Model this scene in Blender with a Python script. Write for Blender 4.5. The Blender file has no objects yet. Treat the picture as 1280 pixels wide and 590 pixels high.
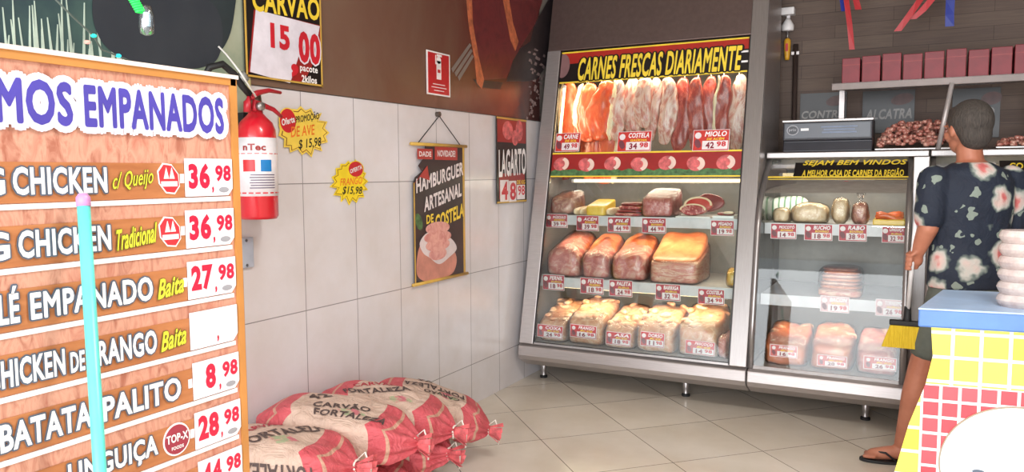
import bpy, bmesh, math, random
from mathutils import Vector, Matrix, noise
random.seed(7)
SC = bpy.context.scene
COL = SC.collection
PI = math.pi
# ---------------------------------------------------------------- camera
F_PX, CX, CY, CAM_H = 967.0, 640.0, 295.0, 1.42
def cam_ray(x, y): return Vector((x-CX, -(y-CY), -F_PX))
_vy = cam_ray(1155, 213).normalized()
_vx = -cam_ray(-1188, 226).normalized()
_vx = (_vx - _vy*_vx.dot(_vy)).normalized()
_vz = _vx.cross(_vy)
ROT = Matrix((_vx, _vy, _vz))
CAM = Vector((0, 0, CAM_H))
cd = bpy.data.cameras.new('camera'); cam = bpy.data.objects.new('camera', cd); COL.objects.link(cam)
cam.matrix_world = Matrix.Translation(CAM) @ ROT.to_4x4()
cd.sensor_width = 36; cd.lens = F_PX/1280*36; cd.clip_start = .02; cd.clip_end = 100
SC.camera = cam
# ---------------------------------------------------------------- world, lights, exposure
W = bpy.data.worlds.new('daylight_sky'); SC.world = W; W.use_nodes = True
wn = W.node_tree; bg = wn.nodes['Background']
bg.inputs[0].default_value = (0.90, 0.95, 1.0, 1); bg.inputs[1].default_value = 1.3
def area_light(name, loc, sx, sy, power, color, rot):
    l = bpy.data.lights.new(name, 'AREA'); l.shape = 'RECTANGLE'; l.size = sx; l.size_y = sy
    l.energy = power; l.color = color
    o = bpy.data.objects.new(name, l); COL.objects.link(o); o.location = loc; o.rotation_euler = rot
    return o
# daylight coming in through the open shopfront behind the camera
area_light('daylight_through_shopfront', (.3, -2.4, 1.45), 5.2, 2.4, 205, (.93, .97, 1.0), (math.radians(90), 0, 0))
SC.view_settings.view_transform = 'Standard'; SC.view_settings.look = 'None'
SC.view_settings.gamma = 1; SC.view_settings.use_curve_mapping = False
SC.view_settings.exposure = 0.62

# ---------------------------------------------------------------- materials
def lin(c):
    r = []
    for v in c[:3]:
        v = v/255
        r.append(v/12.92 if v <= .04045 else ((v+.055)/1.055)**2.4)
    return (*r, 1)
MATS = {}
class Nodes:
    def __init__(s, name):
        s.m = bpy.data.materials.new(name); s.m.use_nodes = True; s.t = s.m.node_tree
        s.b = s.t.nodes['Principled BSDF']; s.out = s.t.nodes['Material Output']
    def n(s, kind, **kw):
        o = s.t.nodes.new(kind)
        for k, v in kw.items(): setattr(o, k, v)
        return o
    def l(s, a, b): s.t.links.new(a, b)
    def coord(s, kind='Object', scale=(1,1,1), loc=(0,0,0), rot=(0,0,0)):
        tc = s.n('ShaderNodeTexCoord'); mp = s.n('ShaderNodeMapping')
        mp.inputs['Location'].default_value = loc; mp.inputs['Scale'].default_value = scale; mp.inputs['Rotation'].default_value = rot
        s.l(tc.outputs[kind], mp.inputs[0]); return mp.outputs[0]
    def noise(s, vec, scale, detail=4, rough=.6, dist=0):
        o = s.n('ShaderNodeTexNoise'); o.inputs['Scale'].default_value = scale; o.inputs['Detail'].default_value = detail
        o.inputs['Roughness'].default_value = rough; o.inputs['Distortion'].default_value = dist
        s.l(vec, o.inputs['Vector']); return o.outputs['Fac']
    def ramp(s, fac, stops, interp='LINEAR'):
        o = s.n('ShaderNodeValToRGB'); cr = o.color_ramp; cr.interpolation = interp
        while len(cr.elements) < len(stops): cr.elements.new(.5)
        for e, (p, c) in zip(cr.elements, stops): e.position = p; e.color = lin(c)
        s.l(fac, o.inputs[0]); return o.outputs[0]
    def mix(s, fac, a, b):
        o = s.n('ShaderNodeMix', data_type='RGBA')
        for i, v in ((0, fac), (6, a), (7, b)):
            if hasattr(v, 'links'): s.l(v, o.inputs[i])
            elif i: o.inputs[i].default_value = lin(v)
            else: o.inputs[i].default_value = v
        return o.outputs[2]
    def math(s, op, a, b=None, clamp=False):
        o = s.n('ShaderNodeMath', operation=op); o.use_clamp = clamp
        for i, v in ((0, a), (1, b)):
            if v is None: continue
            if hasattr(v, 'links'): s.l(v, o.inputs[i])
            else: o.inputs[i].default_value = v
        return o.outputs[0]
    def bump(s, h, strength=.3, dist=.01):
        o = s.n('ShaderNodeBump'); o.inputs['Strength'].default_value = strength; o.inputs['Distance'].default_value = dist
        s.l(h, o.inputs['Height']); s.l(o.outputs[0], s.b.inputs['Normal'])
    def set(s, rough=.5, metal=0, coat=0, spec=None, color=None):
        s.b.inputs['Roughness'].default_value = rough; s.b.inputs['Metallic'].default_value = metal
        s.b.inputs['Coat Weight'].default_value = coat
        if spec is not None: s.b.inputs['Specular IOR Level'].default_value = spec
        if color is not None:
            if hasattr(color, 'links'): s.l(color, s.b.inputs['Base Color'])
            else: s.b.inputs['Base Color'].default_value = lin(color)
        return s.m
def plain(name, c, rough=.5, metal=0, var=.06, scale=9, coat=0, bump=0, bscale=60):
    """solid colour with a faint wear variation"""
    if name in MATS: return MATS[name]
    n = Nodes(name); v = n.coord()
    f = n.noise(v, scale)
    k = lambda q: tuple(max(0, min(255, t*q)) for t in c)
    n.set(rough, metal, coat, None, n.ramp(f, [(.3, k(1-var)), (.7, k(1+var))]))
    if bump: n.bump(n.noise(v, bscale, 3), bump, .004)
    MATS[name] = n.m; return n.m
def emit(name, c, strength):
    if name in MATS: return MATS[name]
    n = Nodes(name); n.b.inputs['Base Color'].default_value = lin(c)
    n.b.inputs['Emission Color'].default_value = lin(c); n.b.inputs['Emission Strength'].default_value = strength
    f = n.noise(n.coord(), 4); n.l(n.ramp(f, [(0, c), (1, c)]), n.b.inputs['Emission Color'])
    MATS[name] = n.m; return n.m
def glassy(name, tint=(255,255,255), gloss=.06, rough=.02, bump=0, bscale=40, fres=True):
    if name in MATS: return MATS[name]
    n = Nodes(name); n.t.nodes.remove(n.b)
    tr = n.n('ShaderNodeBsdfTransparent'); tr.inputs[0].default_value = lin(tint)
    gl = n.n('ShaderNodeBsdfGlossy'); gl.inputs['Roughness'].default_value = rough
    mx = n.n('ShaderNodeMixShader')
    if fres:
        fr = n.n('ShaderNodeFresnel'); fr.inputs[0].default_value = 1.45
        n.l(n.math('ADD', n.math('MULTIPLY', fr.outputs[0], .8), gloss, True), mx.inputs[0])
    else: mx.inputs[0].default_value = gloss
    if bump:
        bp = n.n('ShaderNodeBump'); bp.inputs['Strength'].default_value = bump; bp.inputs['Distance'].default_value = .01
        n.l(n.noise(n.coord(), bscale, 3, .6, 1.5), bp.inputs['Height']); n.l(bp.outputs[0], gl.inputs['Normal'])
    n.l(tr.outputs[0], mx.inputs[1]); n.l(gl.outputs[0], mx.inputs[2]); n.l(mx.outputs[0], n.out.inputs[0])
    MATS[name] = n.m; return n.m

# ---------------------------------------------------------------- planes (places of flat things)
S, FY = .23, 4.46        # lean of the refrigerated cases' glass fronts and its Y at the floor
class Plane:
    def __init__(s, O, U, V): s.O = Vector(O); s.U = Vector(U).normalized(); s.V = Vector(V).normalized(); s.N = s.U.cross(s.V)
    def pt(s, u, v, n=0): return s.O + s.U*u + s.V*v + s.N*n
    def px(s, x, y):
        d = ROT @ cam_ray(x, y); t = (s.O-CAM).dot(s.N)/d.dot(s.N); p = CAM + d*t - s.O
        return p.dot(s.U), p.dot(s.V)
    def box(s, xl, yt, xr, yb):      # centre and size of a box seen in the photo
        ym, xm = (yt+yb)/2, (xl+xr)/2
        a = s.px(xl, ym)[0]; b = s.px(xr, ym)[0]; c = s.px(xm, yt)[1]; d = s.px(xm, yb)[1]
        return (a+b)/2, (c+d)/2, b-a, c-d
def wallP(X=-2.41): return Plane((X,0,0), (0,1,0), (0,0,1))
def frontP(Y): return Plane((0,Y,0), (1,0,0), (0,0,1))
def slantP(off=0): return Plane((0,FY+off,0), (1,0,0), (0,S,1))
def at(x, y, X=None, Y=None, Z=None):
    d = ROT @ cam_ray(x, y)
    t = (X-CAM.x)/d.x if X is not None else (Y-CAM.y)/d.y if Y is not None else (Z-CAM.z)/d.z
    return CAM + d*t

# ---------------------------------------------------------------- mesh building
class MB:
    def __init__(s): s.b = bmesh.new(); s.mi = 0
    def _mark(s, faces):
        for f in faces: f.material_index = s.mi
    def box(s, lo, hi, M=None, bev=0):
        lo, hi = Vector(lo), Vector(hi); r = bmesh.ops.create_cube(s.b, size=1)
        m = Matrix.Translation((lo+hi)/2) @ Matrix.Diagonal((*(hi-lo), 1))
        bmesh.ops.transform(s.b, matrix=(M or Matrix()) @ m, verts=r['verts'])
        fs = {f for v in r['verts'] for f in v.link_faces}; s._mark(fs)
        if bev:
            es = list({e for v in r['verts'] for e in v.link_edges})
            q = bmesh.ops.bevel(s.b, geom=es, offset=bev, segments=2, profile=.5, affect='EDGES'); s._mark(q['faces'])
        return s
    def prism(s, pts, vec):            # polygon (3D points) pushed along vec
        vec = Vector(vec); a = [s.b.verts.new(p) for p in pts]; c = [s.b.verts.new(Vector(p)+vec) for p in pts]
        n = len(a); fs = [s.b.faces.new(a), s.b.faces.new(c[::-1])]
        for i in range(n): fs.append(s.b.faces.new((a[i], c[i], c[(i+1) % n], a[(i+1) % n])))
        s._mark(fs); return s
    def plate(s, P, uv, n0, n1): return s.prism([P.pt(u, v, n0) for u, v in uv], P.N*(n1-n0))
    def rect(s, P, cu, cv, w, h, n0, n1): return s.plate(P, [(cu-w/2,cv-h/2),(cu+w/2,cv-h/2),(cu+w/2,cv+h/2),(cu-w/2,cv+h/2)], n0, n1)
    def ell(s, P, cu, cv, a, b, n0, n1, k=28, rot=0): 
        return s.plate(P, [(cu+a*math.cos(t)*math.cos(rot)-b*math.sin(t)*math.sin(rot), cv+a*math.cos(t)*math.sin(rot)+b*math.sin(t)*math.cos(rot)) for t in (2*PI*i/k for i in range(k))], n0, n1)
    def tube(s, pts, r, k=8, caps=True):
        pts = [Vector(p) for p in pts]; rs = r if isinstance(r, (list, tuple)) else [r]*len(pts); rings = []
        up = Vector((0,0,1)); 
        for i, p in enumerate(pts):
            t = (pts[min(i+1, len(pts)-1)] - pts[max(i-1, 0)]).normalized()
            a = t.cross(up if abs(t.z) < .95 else Vector((1,0,0))).normalized(); b = t.cross(a)
            if rings and a.dot(pa) < 0: a, b = -a, -b
            pa = a
            rings.append([s.b.verts.new(p + (a*math.cos(2*PI*j/k) + b*math.sin(2*PI*j/k))*rs[i]) for j in range(k)])
        fs = []
        for i in range(len(rings)-1):
            for j in range(k): fs.append(s.b.faces.new((rings[i][j], rings[i][(j+1) % k], rings[i+1][(j+1) % k], rings[i+1][j])))
        if caps: fs += [s.b.faces.new(rings[0][::-1]), s.b.faces.new(rings[-1])]
        s._mark(fs); return s
    def lathe(s, base, prof, k=24, axis=None):    # prof: (radius, height)
        base = Vector(base); rings = []
        for r, h in prof: rings.append([s.b.verts.new(base+Vector((r*math.cos(2*PI*j/k), r*math.sin(2*PI*j/k), h))) for j in range(k)])
        fs = []
        for i in range(len(rings)-1):
            for j in range(k): fs.append(s.b.faces.new((rings[i][j], rings[i][(j+1) % k], rings[i+1][(j+1) % k], rings[i+1][j])))
        fs += [s.b.faces.new(rings[0][::-1]), s.b.faces.new(rings[-1])]; s._mark(fs); return s
    def sheet(s, rows):                  # grid of points
        g = [[s.b.verts.new(p) for p in r] for r in rows]; fs = []
        for i in range(len(g)-1):
            for j in range(len(g[0])-1): fs.append(s.b.faces.new((g[i][j], g[i][j+1], g[i+1][j+1], g[i+1][j])))
        s._mark(fs); return s
    def blob(s, fn, cuts=9):             # cube-sphere whose unit direction goes through fn(x,y,z in -1..1 cube) -> point
        n = cuts+1; vd = {}; fs = []
        def vert(p):
            k = tuple(round(c*n*2) for c in p)
            if k not in vd: vd[k] = s.b.verts.new(fn(Vector(p)))
            return vd[k]
        for ax in range(3):
            for sg in (-1, 1):
                def P(i, j):
                    p = [0, 0, 0]; p[ax] = sg; p[(ax+1) % 3] = -1+2*i/n; p[(ax+2) % 3] = -1+2*j/n; return p
                for i in range(n):
                    for j in range(n):
                        q = [vert(P(i, j)), vert(P(i+1, j)), vert(P(i+1, j+1)), vert(P(i, j+1))]
                        fs.append(s.b.faces.new(q if sg > 0 else q[::-1]))
        s._mark(fs); return s
    def build(s, name, mats, parent=None, smooth=False, bevel=0, solid=0, sub=0):
        bmesh.ops.recalc_face_normals(s.b, faces=s.b.faces)
        if parent is not None and parent in MW: bmesh.ops.transform(s.b, matrix=MW[parent].inverted(), verts=s.b.verts)
        me = bpy.data.meshes.new(name); s.b.to_mesh(me); s.b.free()
        for m in (mats if isinstance(mats, (list, tuple)) else [mats]): me.materials.append(m)
        if smooth:
            for p in me.polygons: p.use_smooth = True
        o = bpy.data.objects.new(name, me); COL.objects.link(o)
        if parent is not None: o.parent = parent; MW[o] = MW[parent]
        else: MW[o] = Matrix()
        if solid: d = o.modifiers.new('thickness', 'SOLIDIFY'); d.thickness = solid; d.offset = 0
        if bevel:
            d = o.modifiers.new('bevel', 'BEVEL'); d.width = bevel; d.segments = 2; d.limit_method = 'ANGLE'; d.angle_limit = math.radians(40)
            if not smooth:
                for p in me.polygons: p.use_smooth = False
        if sub: d = o.modifiers.new('sub', 'SUBSURF'); d.levels = d.render_levels = sub
        return o
MW = {}
def tag(o, label=None, cat=None, group=None, kind=None):
    if label: o['label'] = label
    if cat: o['category'] = cat
    if group: o['group'] = group
    if kind: o['kind'] = kind
    return o
def thing(name, loc, label, cat, group=None):
    o = bpy.data.objects.new(name, None); COL.objects.link(o); o.location = loc; o.empty_display_size = .05
    MW[o] = Matrix.Translation(loc); tag(o, label, cat, group); return o
def struct(name, mb, m, parent=None, **kw):
    o = mb.build(name, m, parent, **kw)
    if parent is None: o['kind'] = 'structure'
    return o
def copy_tree(o, delta, label=None, parent=None):
    c = o.copy(); COL.objects.link(c)
    if parent is not None: c.parent = parent
    else:
        c.location = Vector(o.location)+Vector(delta); MW[c] = MW[o]
        if label: c['label'] = label
    for ch in list(o.children): copy_tree(ch, None, None, c)
    return c

# ---------------------------------------------------------------- lettering
_tc = {}
def text_geo(s, bold, shear):
    key = (s, bold, shear)
    if key in _tc: return _tc[key]
    def geo(b):
        cu = bpy.data.curves.new('lettering', 'FONT'); cu.body = s; cu.offset = b; cu.shear = shear; cu.resolution_u = 3
        cu.space_character = 1 + bold*2.2
        o = bpy.data.objects.new('lettering', cu); COL.objects.link(o)
        dg = bpy.context.evaluated_depsgraph_get(); me = bpy.data.meshes.new_from_object(o.evaluated_get(dg))
        r = [v.co.copy() for v in me.vertices], [tuple(p.vertices) for p in me.polygons]
        bpy.data.objects.remove(o); bpy.data.meshes.remove(me); bpy.data.curves.remove(cu); return r
    v0, f0 = geo(0); X0 = min(v.x for v in v0); X1 = max(v.x for v in v0); Y0 = min(v.y for v in v0); Y1 = max(v.y for v in v0)
    if 'M' in s and bold:             # this glyph folds over itself when emboldened: thicken it with thin layered copies instead
        vs, fs = [], []
        for k in range(10):
            o_ = len(vs); vs += [Vector((v.x+bold*math.cos(2*PI*k/10), v.y+bold*math.sin(2*PI*k/10), k)) for v in v0]
            fs += [tuple(i+o_ for i in f) for f in f0]
        _tc[(s, 'thin', shear)] = (v0, f0); _tc[key] = (vs, fs); return vs, fs
    for q_ in (1, .9, 1.1, .8, .65, .5, .3, 0):      # now and then emboldening throws a glyph corner far off: take the next weight
        vs, fs = geo(bold*q_); mg = abs(bold)*1.45+.012
        if all(X0-mg < v.x < X1+mg and Y0-mg < v.y < Y1+mg for v in vs): break
    _tc[key] = (vs, fs); return vs, fs
def text(name, s, parent, P, cu, cv, w, h, m, n=.002, bold=.02, shear=0, rot=0, outline=None, oname=None, warp=None, oo=.045, curve=0, slant=0, ref=None):
    """lettering lying on plane P, fitted to w x h round (cu, cv)"""
    base, _ = text_geo(s, bold, shear)
    if not base: return
    x0 = min(v.x for v in base); x1 = max(v.x for v in base); y0 = min(v.y for v in base); y1 = max(v.y for v in base)
    def lay(b, mat, nn, nm, par):
        vs, fs = text_geo(s, b, shear)
        # keep each glyph centred over the base lettering
        X0 = min(v.x for v in vs); X1 = max(v.x for v in vs); Y0 = min(v.y for v in vs); Y1 = max(v.y for v in vs)
        cx, cy = (X0+X1)/2, (Y0+Y1)/2
        ex = (b-bold)*1.0
        kx = (x1-x0+2*ex)/(X1-X0) if b != bold else 1
        mb = MB(); bv = []
        for v in vs:
            a = (v.x-cx)*kx/(x1-x0)*w; c = (v.y-cy)/(y1-y0)*h + slant*a + curve*(a/w*2)**2*h
            a, c = a*math.cos(rot)-c*math.sin(rot), a*math.sin(rot)+c*math.cos(rot)
            bv.append(mb.b.verts.new(warp(cu+a, cv+c, nn) if warp else P.pt(cu+a, cv+c, nn+v.z*.00003)))
        for f in fs:
            try: mb.b.faces.new([bv[i] for i in f])
            except ValueError: pass
        if warp: bmesh.ops.recalc_face_normals(mb.b, faces=mb.b.faces)
        return mb.build(nm, mat, par)
    o = lay(bold, m, n, name, parent)
    if outline:                      # dilated copy behind the lettering
        mb = MB(); vs, fs = text_geo(s, bold, shear); thin = _tc.get((s, 'thin', shear)) if 'M' in s and bold else None
        if thin: vs, fs = thin
        cx, cy = (x0+x1)/2, (y0+y1)/2; r = (oo*.9+(bold if thin else 0))*h/(y1-y0)
        K = 16 if h > .03 else 8
        for k in range(K):
            dx, dy = r*math.cos(2*PI*k/K), r*math.sin(2*PI*k/K); bv = []
            for v in vs:
                a = (v.x-cx)/(x1-x0)*w; c = (v.y-cy)/(y1-y0)*h + slant*a + curve*(a/w*2)**2*h
                a, c = a*math.cos(rot)-c*math.sin(rot)+dx, a*math.sin(rot)+c*math.cos(rot)+dy
                bv.append(mb.b.verts.new(P.pt(cu+a, cv+c, n-.0014+k*.00005)))
            for f in fs:
                try: mb.b.faces.new([bv[i] for i in f])
                except ValueError: pass
        mb.build(oname or name+'_outline', outline, parent)
    return o
def ptext(name, s, parent, P, xl, yt, xr, yb, m, **kw):
    cu, cv, w, h = P.box(xl, yt, xr, yb); return text(name, s, parent, P, cu, cv, w, h, m, **kw)
# ---------------------------------------------------------------- the room
def tile_mat(name, tile, grout, w, h, ox, oy, rot, rough, var, mortar=.0025, plane='YZ', bumpy=.15, spec=.5):
    n = Nodes(name); tc = n.n('ShaderNodeTexCoord'); sp = n.n('ShaderNodeSeparateXYZ'); cb = n.n('ShaderNodeCombineXYZ')
    n.l(tc.outputs['Object'], sp.inputs[0]); ax = {'X': 0, 'Y': 1, 'Z': 2}
    n.l(sp.outputs[ax[plane[0]]], cb.inputs[0]); n.l(sp.outputs[ax[plane[1]]], cb.inputs[1])
    mp = n.n('ShaderNodeMapping'); mp.inputs['Rotation'].default_value = (0, 0, rot); mp.inputs['Location'].default_value = (-ox, -oy, 0)
    n.l(cb.outputs[0], mp.inputs[0])
    br = n.n('ShaderNodeTexBrick'); br.offset = 0; br.squash = 1
    br.inputs['Scale'].default_value = 1; br.inputs['Brick Width'].default_value = w; br.inputs['Row Height'].default_value = h
    br.inputs['Mortar Size'].default_value = mortar; br.inputs['Mortar Smooth'].default_value = .3; br.inputs['Bias'].default_value = 0
    k = lambda q: lin([min(255, t*q) for t in tile])
    br.inputs['Color1'].default_value = k(1-var); br.inputs['Color2'].default_value = k(1+var); br.inputs['Mortar'].default_value = lin(grout)
    n.l(mp.outputs[0], br.inputs['Vector'])
    f = n.noise(tc.outputs['Object'], 3, 5)
    dirt = n.ramp(f, [(.35, (243, 240, 236)), (.7, (255, 255, 255))])
    mu = n.n('ShaderNodeMix', data_type='RGBA', blend_type='MULTIPLY'); mu.inputs[0].default_value = 1
    n.l(br.outputs['Color'], mu.inputs[6]); n.l(dirt, mu.inputs[7]); n.l(mu.outputs[2], n.b.inputs['Base Color'])
    inv = n.math('SUBTRACT', 1, br.outputs['Fac']); n.bump(inv, bumpy, .003)
    n.b.inputs['Roughness'].default_value = rough; n.b.inputs['Specular IOR Level'].default_value = spec
    return n.m
M_walltile = tile_mat('white_ceramic_wall_tile', (226, 222, 226), (150, 146, 148), .3535, .5625, 2.57-.3535*20, .252-.5625*3, 0, .22, .012)
q = math.sqrt(.5)
# floor grid runs at 45 degrees: (x+y) and (x-y) joints 0.72 apart
M_floor = tile_mat('beige_porcelain_floor_tile', (222, 212, 198), (92, 80, 70), .509, .509, 0, 0, 0, .16, .025, .0022, 'XY', .1)
mp = [x for x in M_floor.node_tree.nodes if x.bl_idname == 'ShaderNodeMapping'][0]
mp.inputs['Rotation'].default_value = (0, 0, math.radians(45))   # u = (x-y)q, v = (x+y)q
mp.inputs['Location'].default_value = (5.38*q+.509*20, -1.865*q+.509*20, 0)
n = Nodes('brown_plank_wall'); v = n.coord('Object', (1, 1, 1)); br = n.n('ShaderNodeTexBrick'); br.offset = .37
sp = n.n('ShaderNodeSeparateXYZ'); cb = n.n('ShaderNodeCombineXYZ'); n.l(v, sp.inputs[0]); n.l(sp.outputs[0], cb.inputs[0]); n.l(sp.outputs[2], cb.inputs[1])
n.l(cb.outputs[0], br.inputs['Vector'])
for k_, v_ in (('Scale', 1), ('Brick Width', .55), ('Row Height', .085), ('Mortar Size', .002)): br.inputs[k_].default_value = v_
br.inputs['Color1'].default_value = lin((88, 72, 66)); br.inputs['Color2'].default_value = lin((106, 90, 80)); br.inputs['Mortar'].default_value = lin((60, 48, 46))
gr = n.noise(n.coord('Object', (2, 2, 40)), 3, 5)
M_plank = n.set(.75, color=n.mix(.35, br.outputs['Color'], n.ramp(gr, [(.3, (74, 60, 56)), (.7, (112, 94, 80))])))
M_ceil = plain('off_white_ceiling_paint', (186, 178, 168), .9)
M_paint = plain('beige_wall_paint', (150, 138, 126), .85)
struct('floor', MB().box((-2.51, -4, -.1), (3.3, 5.7, 0)), M_floor)
struct('wall_left', MB().box((-2.51, -2.4, 0), (-2.41, 5.7, 3.0)), plain('grey_upper_wall_paint', (140, 132, 124), .8))
wt = MB(); wt.box((-2.41, -2.4, 0), (-2.402, 5.6, 1.776)); struct('trim_1', wt, M_walltile)
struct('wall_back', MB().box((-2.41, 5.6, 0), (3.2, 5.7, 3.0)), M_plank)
struct('wall_right', MB().box((3.2, -2.4, 0), (3.3, 5.7, 3.0)), M_paint)
struct('ceiling', MB().box((-2.51, -2.4, 3.0), (3.3, 5.7, 3.1)), M_ceil)

# unseen twin-tube fill lamp, added to brighten the left wall and floor
M_filltube = emit('fill_lamp_tube', (255, 246, 232), 4)
cl = bpy.data.objects.new('added_fill_lamp', None); COL.objects.link(cl); cl.location = (.2, 1.6, 2.92); MW[cl] = Matrix.Translation(cl.location)
tag(cl, 'white twin-tube fill lamp added over the customer area, out of the frame', 'lamp')
MB().box((-.45, 1.48, 2.95), (.85, 1.72, 3.0)).build('housing', plain('lamp_white', (230, 230, 228), .5), cl, bevel=.01)
for y in (1.54, 1.66): MB().tube([(-.42, y, 2.93), (.82, y, 2.93)], .014, 12).build('lamp_tube', M_filltube, cl, smooth=True)
area_light('added_fill_light', (.2, 1.6, 2.90), 1.25, .2, 42, (1, .97, .92), (0, 0, 0))  # extra light of the added fill lamp

# ---------------------------------------------------------------- shared materials
def steel(name, c, rough, sc=(1, 1, 30)):
    n = Nodes(name); f = n.noise(n.coord('Object', sc), 12, 4)
    n.l(n.ramp(f, [(.3, [t*.92 for t in c]), (.7, c)]), n.b.inputs['Base Color'])
    n.l(n.ramp(f, [(.3, (int(255*rough**.45),)*3), (.7, (int(255*(rough*1.25)**.45),)*3)]), n.b.inputs['Roughness'])
    n.b.inputs['Metallic'].default_value = .7; n.b.inputs['Roughness'].default_value = rough
    n.t.links.remove(n.b.inputs['Roughness'].links[0]); return n.m
M_steel = steel('brushed_stainless_steel', (186, 178, 176), .38)
M_steel2 = steel('polished_stainless_steel', (160, 154, 152), .3, (30, 1, 1))
M_shelf = plain('pale_grey_enamel', (205, 205, 208), .3)
M_inner = plain('light_grey_case_lining', (150, 144, 138), .4)
M_glass = glassy('clear_glass', (246, 250, 249), .025)
M_tube = emit('warm_lamp_tube', (255, 226, 170), 3)
M_black = plain('black_print', (26, 20, 20), .35)
M_yellow = plain('yellow_print', (238, 206, 62), .4)
M_white = plain('white_print', (240, 236, 236), .4)
M_red = plain('red_print', (200, 34, 48), .4)
M_dred = plain('dark_red_print', (150, 34, 32), .4)
M_rubber = plain('black_rubber', (24, 24, 26), .6)
M_film = glassy('clear_cling_film', (250, 248, 246), .04, .12, .8, 26)

KZ = math.sqrt(1+S*S)
def slant_y(z, off=0): return FY+off+S*z
FS = slantP()

# ---------------------------------------------------------------- tall display case
case = thing('refrigerated_display_case', (-1.6, 4.95, 0), 'tall stainless steel refrigerated meat case with slanted glass front and yellow heading', 'display case')
XL, XR = -2.345, -.868
def case_base(x0, x1, par):
    prof = [(4.528, .287), (4.492, .275), (4.486, .215), (4.50, .185), (4.60, .13), (5.45, .13), (5.45, .287)]
    MB().prism([(x0, y, z) for y, z in prof], (x1-x0, 0, 0)).build('base', M_steel, par, bevel=.006)
def leg(x, y, par):
    m = MB().lathe((x, y, 0), [(.022, .012), (.017, .02), (.019, .05), (.03, .14)], 16); o = m.build('leg', M_steel2, par, smooth=True)
    MB().lathe((x, y, 0), [(.026, 0), (.026, .014), (.016, .02)], 16).build('foot', M_rubber, o)
case_base(XL, XR, case)
for x in (-2.29, -1.29): 
    leg(x, 4.77, case); leg(x, 5.35, case)
# side panels
def side(x0, x1, par, m=M_steel, top=2.78):
    MB().prism([(x0, slant_y(.287, .004), .287), (x0, slant_y(top, .004), top), (x0, 5.45, top), (x0, 5.45, .287)], (x1-x0, 0, 0)).build('side_panel', m, par)
side(XL, XL+.03, case); side(XR-.03, XR, case)
MB().box((XL+.03, 5.40, .287), (XR-.03, 5.45, 2.78)).build('back_panel', M_inner, case)
MB().box((XL+.03, slant_y(.29, .03), .287), (XR-.03, 5.40, .30)).build('deck', M_inner, case)
MB().box((XL, slant_y(2.78, .0), 2.78), (XR, 5.45, 2.81)).build('top_panel', M_steel, case)
MB().box((XL+.03, slant_y(2.12, .06), 2.10), (XR-.03, 5.40, 2.12)).build('inner_ceiling', M_inner, case)
# front frame: stiles, sill, fascia
MB().rect(FS, (XL-2.245)/2, (.287+2.255)/2*KZ, -2.245-XL, (2.255-.287)*KZ, 0, .022).build('stile', M_steel, case, bevel=.004)
MB().rect(FS, (XR-.967)/2, (.287+2.80)/2*KZ, XR+.967, (2.80-.287)*KZ, 0, .024).build('stile', M_steel2, case, bevel=.004)
M_fascia = steel('dull_dark_steel', (120, 102, 98), .38, (3, 1, 3))
fa = MB().rect(FS, (XL-.967)/2, (2.255+2.80)/2*KZ, -.967-XL, (2.80-2.255)*KZ, 0, .018).build('fascia_panel', M_fascia, case, bevel=.004)
MB().rect(FS, (-2.245-.967)/2, .294*KZ, 1.278, .014, .0, .016).build('sill', M_steel2, case)
b = MB()
for (cu, cv, w, h) in (((-2.241), 1.27*KZ, .006, 1.96*KZ), (-.971, 1.27*KZ, .006, 1.96*KZ), (-1.606, .303*KZ, 1.27, .006)): b.rect(FS, cu, cv, w, h, .002, .019)
b.build('glass_gasket', M_black, case)
gl = MB().rect(FS, -1.606, (.30+2.25)/2*KZ, 1.27, (2.25-.30)*KZ, -.006, 0).build('glass_pane', M_glass, case)
# printed heading behind the glass
hd = MB(); hd.rect(FS, -1.606, 2.139*KZ, 1.27, .205*KZ, .001, .004); H = hd.build('heading_strip', M_black, case)
M_hred = plain('brick_red_print', (168, 40, 30), .4)
MB().plate(FS, [(-2.235, 2.236*KZ), (-.972, 2.236*KZ), (-.972, 2.172*KZ), (-1.6, 2.176*KZ), (-2.235, 2.160*KZ)][::-1], .004, .0046).build('red_band', M_hred, H)
b = MB(); b.rect(FS, -1.606, 2.240*KZ, 1.27, .010, .0045, .006); b.rect(FS, -1.606, 2.032*KZ, 1.27, .010, .0045, .006); b.build('border_line', M_yellow, H)
ptext('heading_lettering', 'CARNES FRESCAS DIARIAMENTE', H, FS, 724, 65, 927, 95, M_yellow, n=.008, bold=.03, shear=.15, outline=M_black, slant=0)
b = MB()
for y in (64.5, 77): 
    u, v = FS.px(932, y); b.rect(FS, u, v, .05, .012, .0046, .006)
b.build('speed_line', M_white, H)
u, v = FS.px(704, 83); MB().ell(FS, u, v, .052, .085, .0062, .0072).build('faded_sticker', plain('mauve_sticker', (128, 92, 92), .6), H)
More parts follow.
